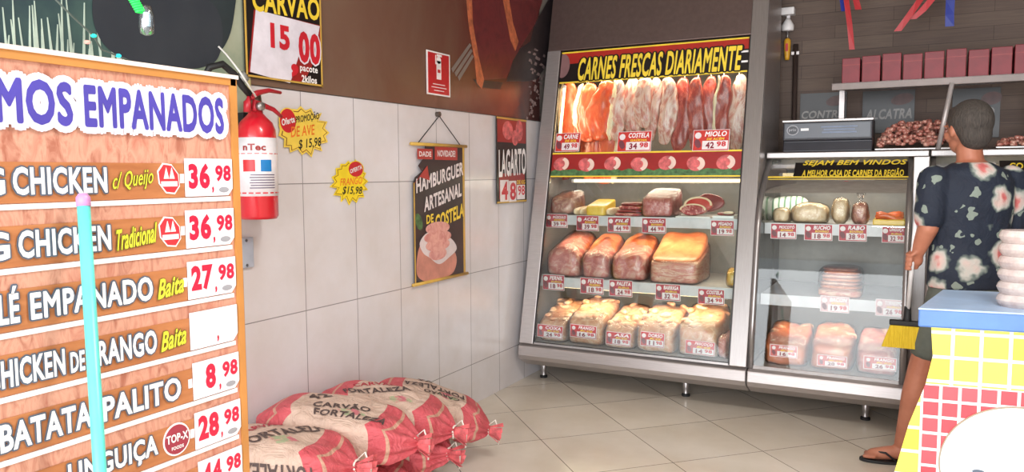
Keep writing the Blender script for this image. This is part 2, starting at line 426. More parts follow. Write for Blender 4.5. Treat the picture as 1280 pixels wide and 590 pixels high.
# printed meat strip on the glass
st = MB().rect(FS, -1.606, 1.468*KZ, 1.27, .150*KZ, .001, .004); ST = st.build('picture_strip', M_dred, case)
b = MB()
gu = [(-2.24+1.27*i/30) for i in range(31)]
b.plate(FS, [(-2.24, 1.396*KZ)] + [(-.972, 1.396*KZ)] + [(x_, (1.425+.018*abs(math.sin(i*1.3)))*KZ) for i, x_ in reversed(list(enumerate(gu)))], .004, .0045)
b.build('printed_leaves', plain('green_print', (70, 104, 62), .5, var=.3, scale=30), ST)
M_pmeat = plain('printed_meat_pink', (196, 96, 96), .45, var=.25, scale=25); M_pfat = plain('printed_fat_white', (226, 196, 182), .45)
for i in range(7):
    cx = -2.17+i*.183; cv = (1.472+.004*(-1)**i)*KZ
    o = MB().ell(FS, cx, cv, .055, .045, .0046, .0052, 20, .3*(-1)**i).build('printed_cut', M_pmeat, ST)
    b = MB(); b.plate(FS, [(cx+.01+.05*math.cos(t), cv+.045*math.sin(t)) for t in [x*.25-1.2 for x in range(11)]] + [(cx+.0+.03*math.cos(t), cv+.028*math.sin(t)) for t in [1.3-x*.25 for x in range(11)]], .0053, .0058)
    b.build('printed_fat_rim', M_pfat, o)
b = MB(); b.rect(FS, -1.606, 1.546*KZ, 1.27, .010, .0045, .006); b.rect(FS, -1.606, 1.392*KZ, 1.27, .008, .0045, .006); b.build('border_line', M_yellow, ST)
# shelves
def shelf(par, x0, x1, ztop, off, back=5.40, m=M_shelf):
    y0 = slant_y(ztop-.03, off)
    o = MB().box((x0, y0+.01, ztop-.018), (x1, back, ztop)).build('shelf', m, par)
    MB().box((x0, y0-.004, ztop-.062), (x1, y0+.008, ztop+.004)).build('price_rail', m, o, bevel=.002)
    return y0-.004
SH1 = shelf(case, XL+.032, XR-.032, 1.128, .08); SH2 = shelf(case, XL+.032, XR-.032, .715, .08)
# lamps
def tube_lamp(par, a, b_, r=.011, power=6, sz=.03, color=(1, .83, .58), down=True, facing=None):
    a, b_ = Vector(a), Vector(b_)
    o = MB().tube([a, b_], r, 12).build('lamp_tube', M_tube, par, smooth=True)
    d = (b_-a).normalized(); e = MB(); e.tube([a-d*.02, a], r*1.25, 12); e.tube([b_, b_+d*.02], r*1.25, 12); e.build('lamp_cap', M_white, o)
    l = bpy.data.lights.new('tube_light', 'AREA'); l.shape = 'RECTANGLE'; l.size = (b_-a).length; l.size_y = sz; l.energy = power; l.color = color
    lo = bpy.data.objects.new('tube_light', l); COL.objects.link(lo)
    z = Vector((0, 0, 1)) if facing is None else -Vector(facing).normalized()      # light shines along -z
    x = d; y = z.cross(x).normalized(); z = x.cross(y)
    mid = (a+b_)/2 - z*(r+.004)
    lo.matrix_world = Matrix.Translation(mid) @ Matrix((x, y, z)).transposed().to_4x4()
    return o
tube_lamp(case, (-2.2, slant_y(2.06, .09), 2.07), (-1.0, slant_y(2.06, .09), 2.07), power=3.2, facing=(0, .45, -1))
tube_lamp(case, (-2.222, slant_y(1.58, .05), 1.58), (-2.222, slant_y(2.0, .05), 2.0), .010, .9, facing=(1, .7, 0))
tube_lamp(case, (-2.2, slant_y(1.05, .12), 1.085), (-1.0, slant_y(1.05, .12), 1.085), power=2.8, facing=(0, .25, -1))
tube_lamp(case, (-2.13, slant_y(.62, .14), .655), (-1.05, slant_y(.62, .14), .655), power=2.8, facing=(0, .2, -1))
tube_lamp(case, (-2.2, 5.1, 1.36), (-1.0, 5.1, 1.36), power=1.5, facing=(0, -.3, -1), color=(1, .88, .72))
# hanging rail
MB().tube([(XL+.03, 5.10, 2.06), (XR-.03, 5.10, 2.06)], .009, 8).build('hanging_rail', M_steel2, case, smooth=True)

# ---------------------------------------------------------------- counter-height cases with curved glass
CURVE = [(4.528, .287), (4.572, .56), (4.636, .88), (4.675, 1.10), (4.715, 1.21), (4.79, 1.30), (4.89, 1.38), (4.99, 1.45), (5.02, 1.495)]
def curved_case(x0, x1, label, legs, wtx=0):
    t = thing('curved_glass_display_case', ((x0+x1)/2, 4.95, 0), label, 'display case')
    case_base(x0, x1, t)
    for x in legs: leg(x, 4.77, t); leg(x, 5.35, t)
    for a in (x0, x1-.022):
        MB().prism([(a, y+.006, z) for y, z in CURVE] + [(a, 5.45, 1.495), (a, 5.45, .287)], (.022, 0, 0)).build('side_panel', glassy('side_glass', (225, 232, 230), .06, .05), t)
        MB().sheet([[(a-.004, y-.004, z), (a+.028, y-.004, z)] for y, z in CURVE]).build('edge_trim', M_steel2, t, smooth=True, solid=.012)
    MB().sheet([[(x0+.02+(x1-x0-.04)*i/2, y, z) for i in range(3)] for y, z in CURVE]).build('curved_glass', M_glass, t, smooth=True)
    MB().box((x0, 4.97, 1.497), (x1+wtx, 5.5, 1.535)).build('worktop', M_steel2, t, bevel=.006)
    MB().box((x0+.022, 5.40, .287), (x1-.022, 5.45, 1.497)).build('back_panel', M_inner, t)
    MB().box((x0+.022, 4.56, .287), (x1-.022, 5.40, .30)).build('deck', M_inner, t)
    MB().box((x0+.022, 4.525, .285), (x1-.022, 4.54, .305)).build('sill', M_steel2, t)
    shelf(t, x0+.024, x1-.024, 1.108, .12); shelf(t, x0+.024, x1-.024, .69, .13)
    tube_lamp(t, (x0+.1, 4.98, 1.395), (x1-.15, 4.98, 1.395), .013, power=1.6, facing=(0, .1, -1), color=(1, .9, .74))
    tube_lamp(t, (x0+.1, 4.83, .64), (x1-.1, 4.83, .64), .008, power=.8, facing=(0, .1, -1), color=(1, .9, .78))
    return t
C2 = curved_case(-.862, -.055, 'low display case with curved glass front directly right of the tall meat case', (-.25,), .08)
C3 = curved_case(.03, 1.10, 'low display case with curved glass, mostly hidden behind the person in floral shirt', (.75,))
MB().box((-.052, 4.78, .29), (.028, 4.86, 1.497)).build('corner_post', M_steel2, C2, bevel=.005)
FP = Plane((0, 4.876, 1.375), (1, 0, 0), (0, .1, .095))
h2 = MB().rect(FP, -.385, .078, .61, .118, -.002, .002).build('heading_strip', M_black, C2)
def gp(xl, yt, xr, yb): return FP.box(xl, yt, xr, yb)
MB().rect(FP, -.455, .012, .76, .007, .0, .004).build('border_line', M_yellow, h2)
ptext('heading_lettering', 'SEJAM BEM VINDOS', h2, FP, 1004, 200.5, 1134, 208.5, M_yellow, n=.004, bold=.03, shear=.3)
ptext('heading_lettering', 'A MELHOR CASA DE CARNES DA REGIÃO', h2, FP, 1003, 211, 1130, 221, M_yellow, n=.004, bold=.03, shear=.1)
h3 = MB().rect(FP, .66, .078, .6, .118, -.002, .002).build('heading_strip', M_black, C3)
ptext('heading_lettering', 'CO', h3, FP, 1262, 204, 1279, 212, M_yellow, n=.004, bold=.03)
ptext('heading_lettering', 'OCE', h3, FP, 1256, 215, 1281, 224, M_yellow, n=.004, bold=.05)
# ---------------------------------------------------------------- price cards
def price_card(P, cu, cv, w, h, name, price, label, group, sub=None, body=(176, 44, 62), tilt=0, n=.0, Mfade=None):
    """small red card: product name above a white patch with the price"""
    o3 = P.pt(cu, cv-h/2, n)
    U2 = P.U*math.cos(tilt)+P.V*math.sin(tilt); V2 = P.V*math.cos(tilt)-P.U*math.sin(tilt)
    Q = Plane(P.pt(cu, cv, n), U2, V2)
    t = thing('price_card', o3, label, 'price card', group)
    mb = plain('card_red_%d_%d_%d' % body, body, .45, var=.1, scale=60)
    MB().rect(Q, 0, 0, w, h, 0, .0012).build('card', mb, t)
    MB().rect(Q, 0, 0, w+.006, h+.006, -.0006, .0004).build('card_border', M_cardwhite, t)
    b = MB().ell(Q, -w*.37, h*.24, h*.16, h*.16, .0014, .002, 14).build('emblem', M_cardwhite, t)
    MB().ell(Q, -w*.37, -h*.16, h*.15, h*.24, .0014, .002, 10, .4).build('printed_cut', M_cardmauve, t)
    MB().rect(Q, w*.12, -h*.24, w*.72, h*.42, .0014, .002).build('price_patch', M_cardwhite, t)
    text('product_lettering', name, t, Q, w*.13, h*.31, w*.62, h*.26, M_white, n=.0024, bold=.03, shear=.2)
    if sub: text('product_lettering', sub, t, Q, w*.13, h*.07, w*.5, h*.14, M_yellow, n=.0024, bold=.03, shear=.2)
    a, c = price.split(',')
    text('price_lettering', a, t, Q, -w*.02, -h*.25, w*.24, h*.32, M_carddigit, n=.0026, bold=.04)
    text('price_lettering', c, t, Q, w*.3, -h*.2, w*.26, h*.26, M_red, n=.0026, bold=.04)
    return t
M_cardwhite = plain('card_white', (232, 222, 222), .45); M_cardmauve = plain('card_mauve_print', (120, 60, 70), .5); M_carddigit = plain('digit_dark_red', (130, 24, 48), .45)
R1 = frontP(SH1-.004); R2 = frontP(SH2-.004)
def pcard(P, xl, yt, xr, yb, *a, **k):
    cu, cv, w, h = P.box(xl, yt, xr, yb); return price_card(P, cu, cv, w, h, *a, **k)
g = 'price cards on the upper shelf edge'
for (xl, yt, xr, yb, nm, pr, lb) in (
    (683, 268, 709, 284, 'MÚSCULO', '39,98', 'red price card reading 39,98 at the left end of the upper shelf edge'),
    (721, 270, 748, 288, 'ACÉM', '39,98', 'red price card reading ACÉM 39,98 under the yellow block'),
    (760, 272, 788, 290, 'FILÉ', '44,98', 'red price card reading FILÉ 44,98 under the marbled steaks'),
    (803, 273, 832, 291, 'COXÃO', '44,98', 'red price card reading COXÃO under the ground meat block'),
    (889, 276, 917, 294, 'FÍGADO', '19,98', 'red price card reading FÍGADO at the right end of the upper shelf edge')):
    pcard(R1, xl, yt, xr, yb, nm, pr, lb, g, sub='BOVINO')
g = 'price cards on the middle shelf edge'
for (xl, yt, xr, yb, nm, pr, sb, lb) in (
    (679, 344, 705, 362, 'PERNIL', '18,98', 'SUÍNO', 'red price card reading PERNIL 18,98 at the left end of the middle shelf edge'),
    (726, 348, 754, 367, 'PERNIL', '18,98', 'TRASEIRO', 'red price card reading PERNIL 18,98, second on the middle shelf edge'),
    (762, 351, 790, 370, 'PALETA', '24,98', 'SUÍNA', 'red price card reading PALETA 24,98 on the middle shelf edge'),
    (820, 356, 850, 375, 'BARRIGA', '32,98', 'SUÍNA', 'red price card reading BARRIGA 32,98 under the pork belly block'),
    (873, 362, 905, 380, 'COSTELA', '34,98', 'SUÍNA', 'red price card reading COSTELA 34,98 at the right end of the middle shelf edge')):
    pcard(R2, xl, yt, xr, yb, nm, pr, lb, g, sub=sb)
FT = slantP(-.0)
g = 'price cards below the hanging meat'
for (xl, yt, xr, yb, nm, sb, pr, lb) in (
    (697, 168, 726, 190, 'CARNE', 'DE SOL', '49,98', 'red price card reading CARNE DE SOL 49,98 in front of the orange slabs'),
    (774, 166, 815, 190, 'COSTELA', 'GAÚCHA', '34,98', 'red price card reading COSTELA GAÚCHA 34,98 below the hanging ribs'),
    (868, 164, 912, 189, 'MIOLO', 'DE ACÉM', '42,98', 'red price card reading MIOLO DE ACÉM 42,98 below the dark red meat strips')):
    pcard(FT, xl, yt, xr, yb, nm, pr, lb, g, sub=sb, body=(196, 52, 44), n=.0235)
S21 = frontP(slant_y(1.108-.03, .12)-.006); S22 = frontP(slant_y(.69-.03, .13)-.006)
g = 'price cards in the low curved glass case'
for (P, xl, yt, xr, yb, nm, sb, pr, lb) in (
    (S21, 964, 280, 995, 298, 'MOCOTÓ', 'BOVINO', '14,98', 'red price card reading MOCOTÓ 14,98 at the left of the low case upper shelf'),
    (S21, 1006, 281, 1040, 300, 'BUCHO', 'BOVINO', '18,98', 'red price card reading BUCHO 18,98 in the low case'),
    (S21, 1049, 281, 1083, 301, 'RABO', 'BOVINO', '38,98', 'red price card reading RABO 38,98 under the two tied bags'),
    (S21, 1103, 284, 1131, 303, 'LINGUIÇA', 'SUÍNA', '32,98', 'red price card reading 32 under the orange sausages'),
    (S22, 1026, 371, 1061, 390, 'BACON', 'FATIADO', '19,98', 'pale price card reading 19,98 under the sliced pack in the low case'),
    (S22, 1095, 375, 1130, 395, 'TORRESMO', 'SUÍNO', '26,98', 'washed-out pale price card at the right of the low case middle shelf')):
    pcard(P, xl, yt, xr, yb, nm, pr, lb, g, sub=sb, body=(176, 44, 62) if P is S21 else (206, 168, 170))

# ---------------------------------------------------------------- meat
def meat_mat(name, stops, scale=14, dist=1.5, rough=.32, bump=.35, stretch=(1, 1, 1), detail=5):
    if name in MATS: return MATS[name]
    n = Nodes(name); v = n.coord('Object', stretch)
    f = n.noise(v, scale, detail, .6, dist)
    n.set(rough, 0, .25, None, n.ramp(f, stops)); n.b.inputs['Coat Roughness'].default_value = .15
    n.b.inputs['Subsurface Weight'].default_value = 0
    n.bump(n.noise(v, scale*1.7, 4, .6, .5), bump, .006); MATS[name] = n.m; return n.m
MM = dict(
    chicken=meat_mat('pale_chicken_skin', [(.3, (212, 130, 92)), (.48, (230, 172, 132)), (.62, (240, 202, 168)), (.8, (222, 144, 126))], 16),
    pork=meat_mat('pink_pork', [(.3, (190, 96, 92)), (.5, (216, 134, 124)), (.62, (232, 184, 168)), (.75, (202, 112, 104))], 12, 2),
    skin=meat_mat('orange_pork_skin', [(.3, (206, 100, 58)), (.55, (226, 140, 92)), (.75, (240, 186, 140))], 8, 1),
    belly=meat_mat('layered_pork_belly', [(.32, (196, 104, 90)), (.45, (238, 196, 168)), (.55, (212, 124, 108)), (.66, (240, 200, 176)), (.8, (206, 130, 112))], 7, .6, stretch=(1, 1, 5)),
    beef=meat_mat('marbled_beef', [(.35, (138, 40, 46)), (.52, (176, 66, 66)), (.58, (226, 176, 160)), (.64, (166, 54, 58)), (.8, (122, 32, 40))], 14, 3),
    steak=meat_mat('bright_red_beef', [(.3, (184, 44, 40)), (.7, (214, 74, 60))], 10, 1),
    dark=meat_mat('dark_red_beef', [(.3, (110, 30, 32)), (.7, (150, 48, 46))], 12, 1),
    ground=meat_mat('ground_beef_pink', [(.3, (168, 70, 72)), (.5, (206, 116, 110)), (.66, (228, 160, 148)), (.8, (182, 84, 82))], 45, 1),
    fat=meat_mat('cream_fat', [(.3, (222, 196, 156)), (.7, (240, 222, 190))], 10, 1),
    yellow=meat_mat('yellow_fat_block', [(.3, (226, 178, 40)), (.7, (240, 206, 78))], 8, 1, bump=.1),
    sausage=meat_mat('orange_sausage', [(.3, (206, 84, 40)), (.7, (232, 124, 66))], 12, 1),
    lump=meat_mat('bone_in_meat', [(.3, (150, 84, 76)), (.5, (196, 136, 118)), (.68, (226, 190, 166))], 14, 2),
    tripe=meat_mat('cream_tripe', [(.3, (214, 180, 140)), (.6, (240, 222, 190)), (.8, (226, 190, 150))], 18, 2),
    board=meat_mat('white_tray', [(.3, (226, 226, 224)), (.7, (238, 238, 236))], 5, 0, bump=0))
def vor(p): return noise.voronoi(p)[0][0]
def loaf(mb, c, w, d, h, n=4.5, lump=0, ls=1, seed=0, cuts=11, yaw=0, flat=True, sag=0, dome=0, grow=0, tiltx=0, slope=0):
    """rounded block standing on c (its base centre)"""
    off = Vector((seed*3.1, seed*1.7, seed*5.3)); c = Vector(c); M = Matrix.Rotation(yaw, 4, 'Z') @ Matrix.Rotation(tiltx, 4, 'X')
    def fn(p):
        k = (abs(p.x)**n+abs(p.y)**n+abs(p.z)**n)**(1/n); u = p/k if k else p
        x, y, z = u.x*w/2, u.y*d/2, u.z*h/2
        nrm = Vector((u.x/w, u.y/d, u.z/h)).normalized()
        q_ = Vector((x, y, z))*ls*12+off
        a = lump*((.55-vor(q_)) if ls > 0 else 0)*1.2 + lump*.5*noise.noise(Vector((x, y, z))*9+off)
        v = Vector((x, y, z)) + nrm*(a+grow)
        v.z += dome*(1-u.x**2)*(1 if u.z > 0 else 0)*h*max(0, u.z)
        v.z += slope*(v.y+d/2)*max(0, v.z/h+.5)
        v.z = max(v.z, -h/2) if flat else v.z
        return c + M @ (v + Vector((0, 0, h/2)))
    mb.blob(fn, cuts); return mb
def pack(name, label, cat, group, c, w, d, h, mat, n=4.5, lump=.01, ls=1, seed=0, yaw=0, tray=None, film=True, dome=0, cuts=11, extra=None, pname='meat', slope=0):
    t = thing(name, c, label, cat, group)
    base = Vector(c)
    if tray is not None:
        tb = MB(); Mz = Matrix.Translation(base) @ Matrix.Rotation(yaw, 4, 'Z')
        tb.box((-w/2, -d/2, 0), (w/2, d/2, .008), Mz)
        for a, b_ in (((-w/2-.006, -d/2-.006, .004), (-w/2+.004, d/2+.006, .022)), ((w/2-.004, -d/2-.006, .004), (w/2+.006, d/2+.006, .022)), ((-w/2, -d/2-.006, .004), (w/2, -d/2+.004, .022)), ((-w/2, d/2-.004, .004), (w/2, d/2+.006, .022))):
            tb.box(a, b_, Mz)
        tb.build('tray', tray, t, bevel=.002); base = base+Vector((0, 0, .008))
    loaf(MB(), base, w*.96, d*.96, h, n, lump, ls, seed, cuts, yaw, dome=dome, slope=slope).build(pname, MM[mat], t, smooth=True)
    if extra: extra(t, base)
    if film: loaf(MB(), base, w*.985, d*.985, h*1.015, n+.5, lump*.55, ls, seed, 9, yaw, dome=dome, grow=.004, slope=slope).build('plastic_film', M_film, t, smooth=True)
    return t
def pxx(x, y, Y): return at(x, y, Y=Y).x
# --- bottom deck: chicken packs
g = 'chicken packs on the bottom deck'
Z0 = .3005; yf = slant_y(.36, .035)
def col(xl, xr, yy, Y): return (pxx(xl, yy, Y)+pxx(xr, yy, Y))/2, pxx(xr, yy, Y)-pxx(xl, yy, Y)
SLP = .27
rows = [(672, 706, 420, .135, 'leftmost pale chicken pack on the bottom deck, price card 24,98 on it', '24,98', 'COXA', (672, 407, 703, 422)),
        (708, 752, 425, .165, 'tall chicken pack on the bottom deck with price card 16,98', '16,98', 'FRANGO', (713, 407, 745, 422)),
        (753, 791, 430, .13, 'chicken pack on the bottom deck, middle one, under the ASA card', '18,98', 'ASA', (758, 416, 788, 431)),
        (793, 842, 432, .155, 'fourth chicken pack on the bottom deck, under the DORSO card', '11,98', 'DORSO', (801, 416, 830, 433)),
        (845, 897, 440, .175, 'wide chicken pack on the bottom deck with price card 14,98', '14,98', 'PESCOÇO', (857, 427, 893, 443))]
for i, (xl, xr, yy, h, lb, pr, nm, cb) in enumerate(rows):
    cx, w = col(xl, xr, yy, yf)
    def pieces(t, base, i=i, cx=cx, w=w, h=h):
        rnd = random.Random(i+40)
        for k in range(22):
            x = cx + rnd.uniform(-.42, .42)*w; y = yf+.05+.32*(k+.5)/22; z = base.z+h*rnd.uniform(.88, .98)+SLP*(y-yf)
            s = rnd.uniform(.028, .044)
            loaf(MB(), (x, y, z-.02), s*1.9, s*1.2, s, 2.3, .005, 1.5, k+i, 5, rnd.uniform(0, 3), flat=False).build('chicken_piece', MM['chicken'], t, smooth=True)
    pack('chicken_pack', lb, 'meat pack', g, (cx, yf+.20, Z0), w+.002, .40, h, 'chicken', 7, .010, 1.1, i+1, extra=pieces, cuts=12, slope=SLP)
    Q = Plane((0, yf-.044, 0), (1, 0, 0), (0, .06, 1))
    pcard(Q, *cb, nm, pr, 'red price card reading %s %s lying against a chicken pack' % (nm, pr), 'price cards on the chicken packs', sub='KG', tilt=-.02, body=(190, 60, 62))
cx, w = col(900, 916, 440, yf)
pack('chicken_pack', 'narrow pink and white pack at the right end of the bottom deck', 'meat pack', g, (-1.0-.015, yf+.18, Z0), .07, .36, .14, 'pork', 4, .01, 1.3, 9, yaw=-.1)
# --- middle shelf: pork
Z1 = .7155; yf = slant_y(.75, .095)
g = 'pork packs on the middle shelf'
for i, (xl, xr, yy, h, m, dm, lb) in enumerate([
    (681, 723, 330, .15, 'pork', .25, 'round-topped pink pork pack at the left end of the middle shelf'),
    (725, 760, 332, .15, 'pork', .1, 'pink pork pack with pale crumpled top, second on the middle shelf'),
    (762, 806, 335, .15, 'pork', .15, 'pork pack with smooth orange skin and pale centre, third on the middle shelf')]):
    cx, w = col(xl, xr, yy, yf)
    def top(t, base, i=i, cx=cx, w=w, h=h):
        loaf(MB(), (cx, yf+.215, base.z+h*.70), w*.93, .33, h*.40, 3.6, .007, .9, i+30, 10, slope=.42).build('skin', MM['skin'], t, smooth=True)
        if i: loaf(MB(), (cx-.01, yf+.085, base.z+h*.86), w*.55, .09, h*.16, 2.4, .01, 1.4, i+60, 6).build('fat', MM['fat'], t, smooth=True)
    pack('pork_pack', lb, 'meat pack', g, (cx, yf+.19, Z1), w+.004, .38, h, m, 6, .009, .9, i+11, dome=dm, extra=top, slope=.28)
cx, w = col(809, 872, 340, yf)
def bands(t, base):
    loaf(MB(), (cx, yf+.19, base.z+.122), w*.93, .34, .03, 6, .003, .5, 77, 9, slope=.5).build('skin', MM['skin'], t, smooth=True)
pack('pork_belly_pack', 'flat-topped pork belly block with layered front on the middle shelf', 'meat pack', g, (cx, yf+.19, Z1), w, .38, .135, 'belly', 9, .005, 1, 15, extra=bands, slope=.3)
pack('produce_pack', 'yellow and green pack at the right end of the middle shelf', 'meat pack', g, (-1.02, yf+.12, Z1), .075, .22, .10, 'yellow', 3.5, .012, 1.5, 19, yaw=.15)
# --- upper shelf: beef
Z2 = 1.1285; yf = slant_y(1.16, .095)
g = 'beef on the upper shelf'
def cw(xl, xr, yy): return col(xl, xr, yy, yf)
cx, w = cw(686, 716, 262); pack('meat_pack', 'lumpy bone-in meat in a clear bag at the left end of the upper shelf', 'meat pack', g, (cx, yf+.13, Z2), w, .26, .11, 'lump', 4, .02, 1.2, 21, slope=.25)
def log(x0, x1, yaw, lb, sd):
    cx, w = cw(x0, x1, 262)
    t = thing('fat_strip', (cx, yf+.14, Z2), lb, 'meat', 'long cream strips on the upper shelf')
    loaf(MB(), (cx+math.sin(-yaw)*.0, yf+.15, Z2), w, .30, .055, 3, .006, .8, sd, 8, yaw).build('strip', MM['fat'], t, smooth=True)
log(716, 722, -.05, 'long cream fat strip beside the lumpy bag on the upper shelf', 22); log(723.5, 729.5, -.05, 'long cream fat strip directly left of the yellow block', 23); log(757, 764, -.05, 'long cream fat strip directly right of the yellow block', 24)
cx, w = cw(731, 756, 262); pack('butter_block', 'smooth yellow block between cream strips on the upper shelf', 'meat', g, (cx, yf+.12, Z2), w, .24, .065, 'yellow', 9, .001, .3, 25, slope=.2, film=False, pname='block')
cx, w = cw(765, 799, 262); 
t = thing('steak_stack', (cx, yf+.15, Z2), 'stack of dark marbled steaks with white fat edges on the upper shelf', 'meat', g)
for k in range(4): loaf(MB(), (cx+.004*k, yf+.11+.02*k, Z2+.022*k), w*(1-.05*k), .22, .024, 4, .004, 1, 26+k, 8).build('steak', MM['beef'] if k % 2 == 0 else MM['dark'], t, smooth=True); 
cx, w = cw(800, 840, 262); pack('ground_meat_pack', 'large pink ground meat block on the upper shelf', 'meat pack', g, (cx, yf+.14, Z2), w, .28, .115, 'ground', 7, .007, 1.5, 31, slope=.25)
# round steaks on a tray
cx, w = cw(845, 888, 270)
t = thing('meat_tray', (cx, yf+.06, Z2), 'small white tray under the fat-rimmed steak on the upper shelf', 'tray')
MB().box((cx-w/2, yf-.01, Z2), (cx+w/2, yf+.14, Z2+.012)).build('tray', MM['board'], t, bevel=.004)
def steak(c, a, b_, th, lb, m, tilt, rim=True):
    t = thing('steak', c, lb, 'meat', 'steaks at the right of the upper shelf'); c = Vector(c)
    V = Vector((0, math.sin(tilt), math.cos(tilt))); Q = Plane(c, (1, 0, 0), V)
    def shape(k, aa, bb, n0, n1):
        pts = [(aa*math.cos(s_)*(1+.05*math.sin(2*s_+1)), bb+bb*math.sin(s_)*(1+.06*math.cos(3*s_))) for s_ in [2*PI*i/36 for i in range(36)]]
        return MB().plate(Q, pts, n0, n1)
    shape(0, a, b_, -th/2, th/2).build('meat', MM[m], t, bevel=.008, smooth=True)
    if rim:
        o = []; i_ = []
        for i in range(22):
            s_ = PI*(-.05+1.1*i/21); o.append((a*1.03*math.cos(s_), b_+b_*1.05*math.sin(s_))); i_.append((a*.86*math.cos(s_), b_+b_*.80*math.sin(s_)))
        MB().plate(Q, o+i_[::-1], -th/2-.003, th/2+.003).build('fat_rim', MM['fat'], t, bevel=.004)
steak((pxx(866, 270, yf+.05), yf+.05, Z2+.014), .082, .036, .035, 'steak with thick white fat rim on the white tray', 'beef', .3)
steak((pxx(872, 262, yf+.12), yf+.12, Z2+.03), .088, .05, .03, 'large bright red round steak leaning behind the fat-rimmed one', 'steak', .35)
steak((pxx(886, 258, yf+.22), yf+.22, Z2+.03), .092, .060, .04, 'dark red round meat piece behind the bright red steak', 'dark', .3, False)
t = thing('meat_tray', (pxx(906, 270, yf+.04), yf+.06, Z2), 'pale tray of liver at the right end of the upper shelf', 'tray')
x0, x1 = pxx(891, 270, yf), pxx(918, 270, yf)
MB().box((x0, yf-.015, Z2), (x1, yf+.16, Z2+.02)).build('tray', MM['board'], t, bevel=.004)
loaf(MB(), ((x0+x1)/2, yf+.07, Z2+.018), .10, .13, .022, 3, .004, 1, 41, 7).build('liver', MM['dark'], t, smooth=True)
loaf(MB(), ((x0+x1)/2+.03, yf+.0, Z2+.03), .06, .03, .016, 2.5, .003, 1, 42, 5).build('fat', MM['fat'], t, smooth=True)

# --- hanging meat
def hung_mat(name, flesh1, flesh2, fat, fatw, sc):
    n = Nodes(name); v = n.coord('Object', (1, 1, .45)); f = n.noise(v, sc, 5, .6, 2.2)
    n.set(.35, 0, .3, None, n.ramp(f, [(.25, flesh1), (.5-fatw, flesh2), (.5, fat), (.5+fatw, flesh2), (.85, flesh1)]))
    n.bump(n.noise(v, sc*2, 4), .5, .008); return n.m
H1 = hung_mat('salted_orange_beef', (196, 62, 34), (210, 82, 46), (216, 100, 60), .06, 9)
H2 = hung_mat('pink_rib_meat', (170, 82, 74), (200, 124, 110), (226, 194, 180), .11, 10)
H3 = hung_mat('deep_red_beef_strip', (120, 30, 28), (158, 50, 42), (190, 96, 80), .035, 14)
M_hfat = MM['fat']
def hanging(i, xc, yt_, yb, wpx, m, cat_label, group, yoff=.2, lean=0, edge=0, th=.045, taper=.55, hook=True, seed=0):
    Y = slant_y(1.8, yoff)
    top = at(xc, yt_, Y=Y); bot = at(xc+lean, yb, Y=Y); w = abs(at(xc+wpx*.55, (yt_+yb)/2, Y=Y).x-at(xc-wpx*.55, (yt_+yb)/2, Y=Y).x)
    L = (top-bot).length; mid = (top+bot)/2; ax = (top-bot).normalized(); off = Vector((seed*2.3, seed*.7, 4))
    t = thing('hanging_meat', bot, cat_label, 'meat', group)
    def mk(ww, tt, shift, sh):
        def fn(p):
            nn = 3.0; k = (abs(p.x)**nn+abs(p.y)**nn+abs(p.z)**nn)**(1/nn); u = p/k
            s_ = (u.z+1)/2
            prof = (1-(1-taper)*max(0, s_-.55)/.45) * (1-.18*max(0, .3-s_)/.3)
            bendx = .012*math.sin(s_*5+seed)
            x = u.x*ww/2*prof*(1+.12*noise.noise(Vector((0, seed, s_*5)))) + bendx + shift*prof
            y = u.y*tt/2*(1+.3*noise.noise(Vector((x*20, s_*6, seed))))
            a = .008*noise.noise(Vector((x*26, y*20, s_*9))+off)
            return mid + Vector((1, 0, 0))*(x+a) + Vector((0, 1, 0))*(y+sh+a*1.4) + ax*(u.z*L/2)
        return MB().blob(fn, 13)
    mk(w, th, 0, 0).build('meat', m, t, smooth=True)
    if edge: mk(w*.24, th*.9, -edge*w*.46, -.004).build('fat_edge', M_hfat, t, smooth=True)
    if hook:
        MB().tube([top+Vector((0, 0, -.03)), top+Vector((0, .0, .01)), (top.x, 5.10-.02, 2.05), (top.x, 5.10-.0, 2.074), (top.x, 5.122, 2.06)], .0035, 6).build('hook', M_steel2, t, smooth=True)
g = 'salted beef slabs hanging at the left'
hanging(0, 713, 102, 190, 26, H1, 'leftmost orange salted beef slab hanging beside the bright tube', g, edge=.9, seed=1, taper=.7)
hanging(1, 736, 104, 178, 29, H1, 'middle orange salted beef slab with cream left edge, hanging', g, edge=.9, lean=-3, seed=2, taper=.7)
hanging(2, 757, 101, 176, 34, H1, 'third orange salted beef slab with cream right edge, hanging', g, edge=-.9, lean=-8, seed=3, taper=.65, yoff=.17)
hanging(3, 738, 128, 228, 22, H1, 'long orange slab hanging behind the middle salted slab', g, yoff=.27, seed=4)
hanging(4, 757, 128, 230, 34, H1, 'orange slab whose end shows below the third salted slab', g, yoff=.28, seed=5, edge=-.8)
hanging(5, 706, 128, 225, 24, H3, 'dark meat piece hanging behind the leftmost salted slab', g, yoff=.28, seed=6)
g = 'pale ribs hanging in the middle'
hanging(6, 776, 100, 176, 19, H2, 'leftmost narrow rib strip, curved, hanging right of the orange slabs', g, lean=-9, seed=7, taper=.8, yoff=.17)
hanging(7, 791, 98, 175, 20, H2, 'second pink and white rib strip hanging above the rib price card', g, seed=8, taper=.9)
hanging(8, 805, 97, 160, 20, H2, 'short whitish rib strip in the middle of the hanging ribs', g, seed=9, taper=.95, yoff=.17)
hanging(9, 819, 97, 176, 16, H2, 'mostly white rib strip, fourth of the hanging ribs', g, seed=10, lean=-4, taper=.95)
hanging(10, 836, 97, 181, 20, H2, 'rightmost rib strip with ragged dark lower end', g, seed=11, lean=-3, taper=.95, yoff=.17)
g = 'dark red beef strips hanging at the right'
hanging(11, 856, 97, 190, 22, H3, 'leftmost dark red beef strip hanging right of the ribs', g, seed=12, lean=-8, taper=.9)
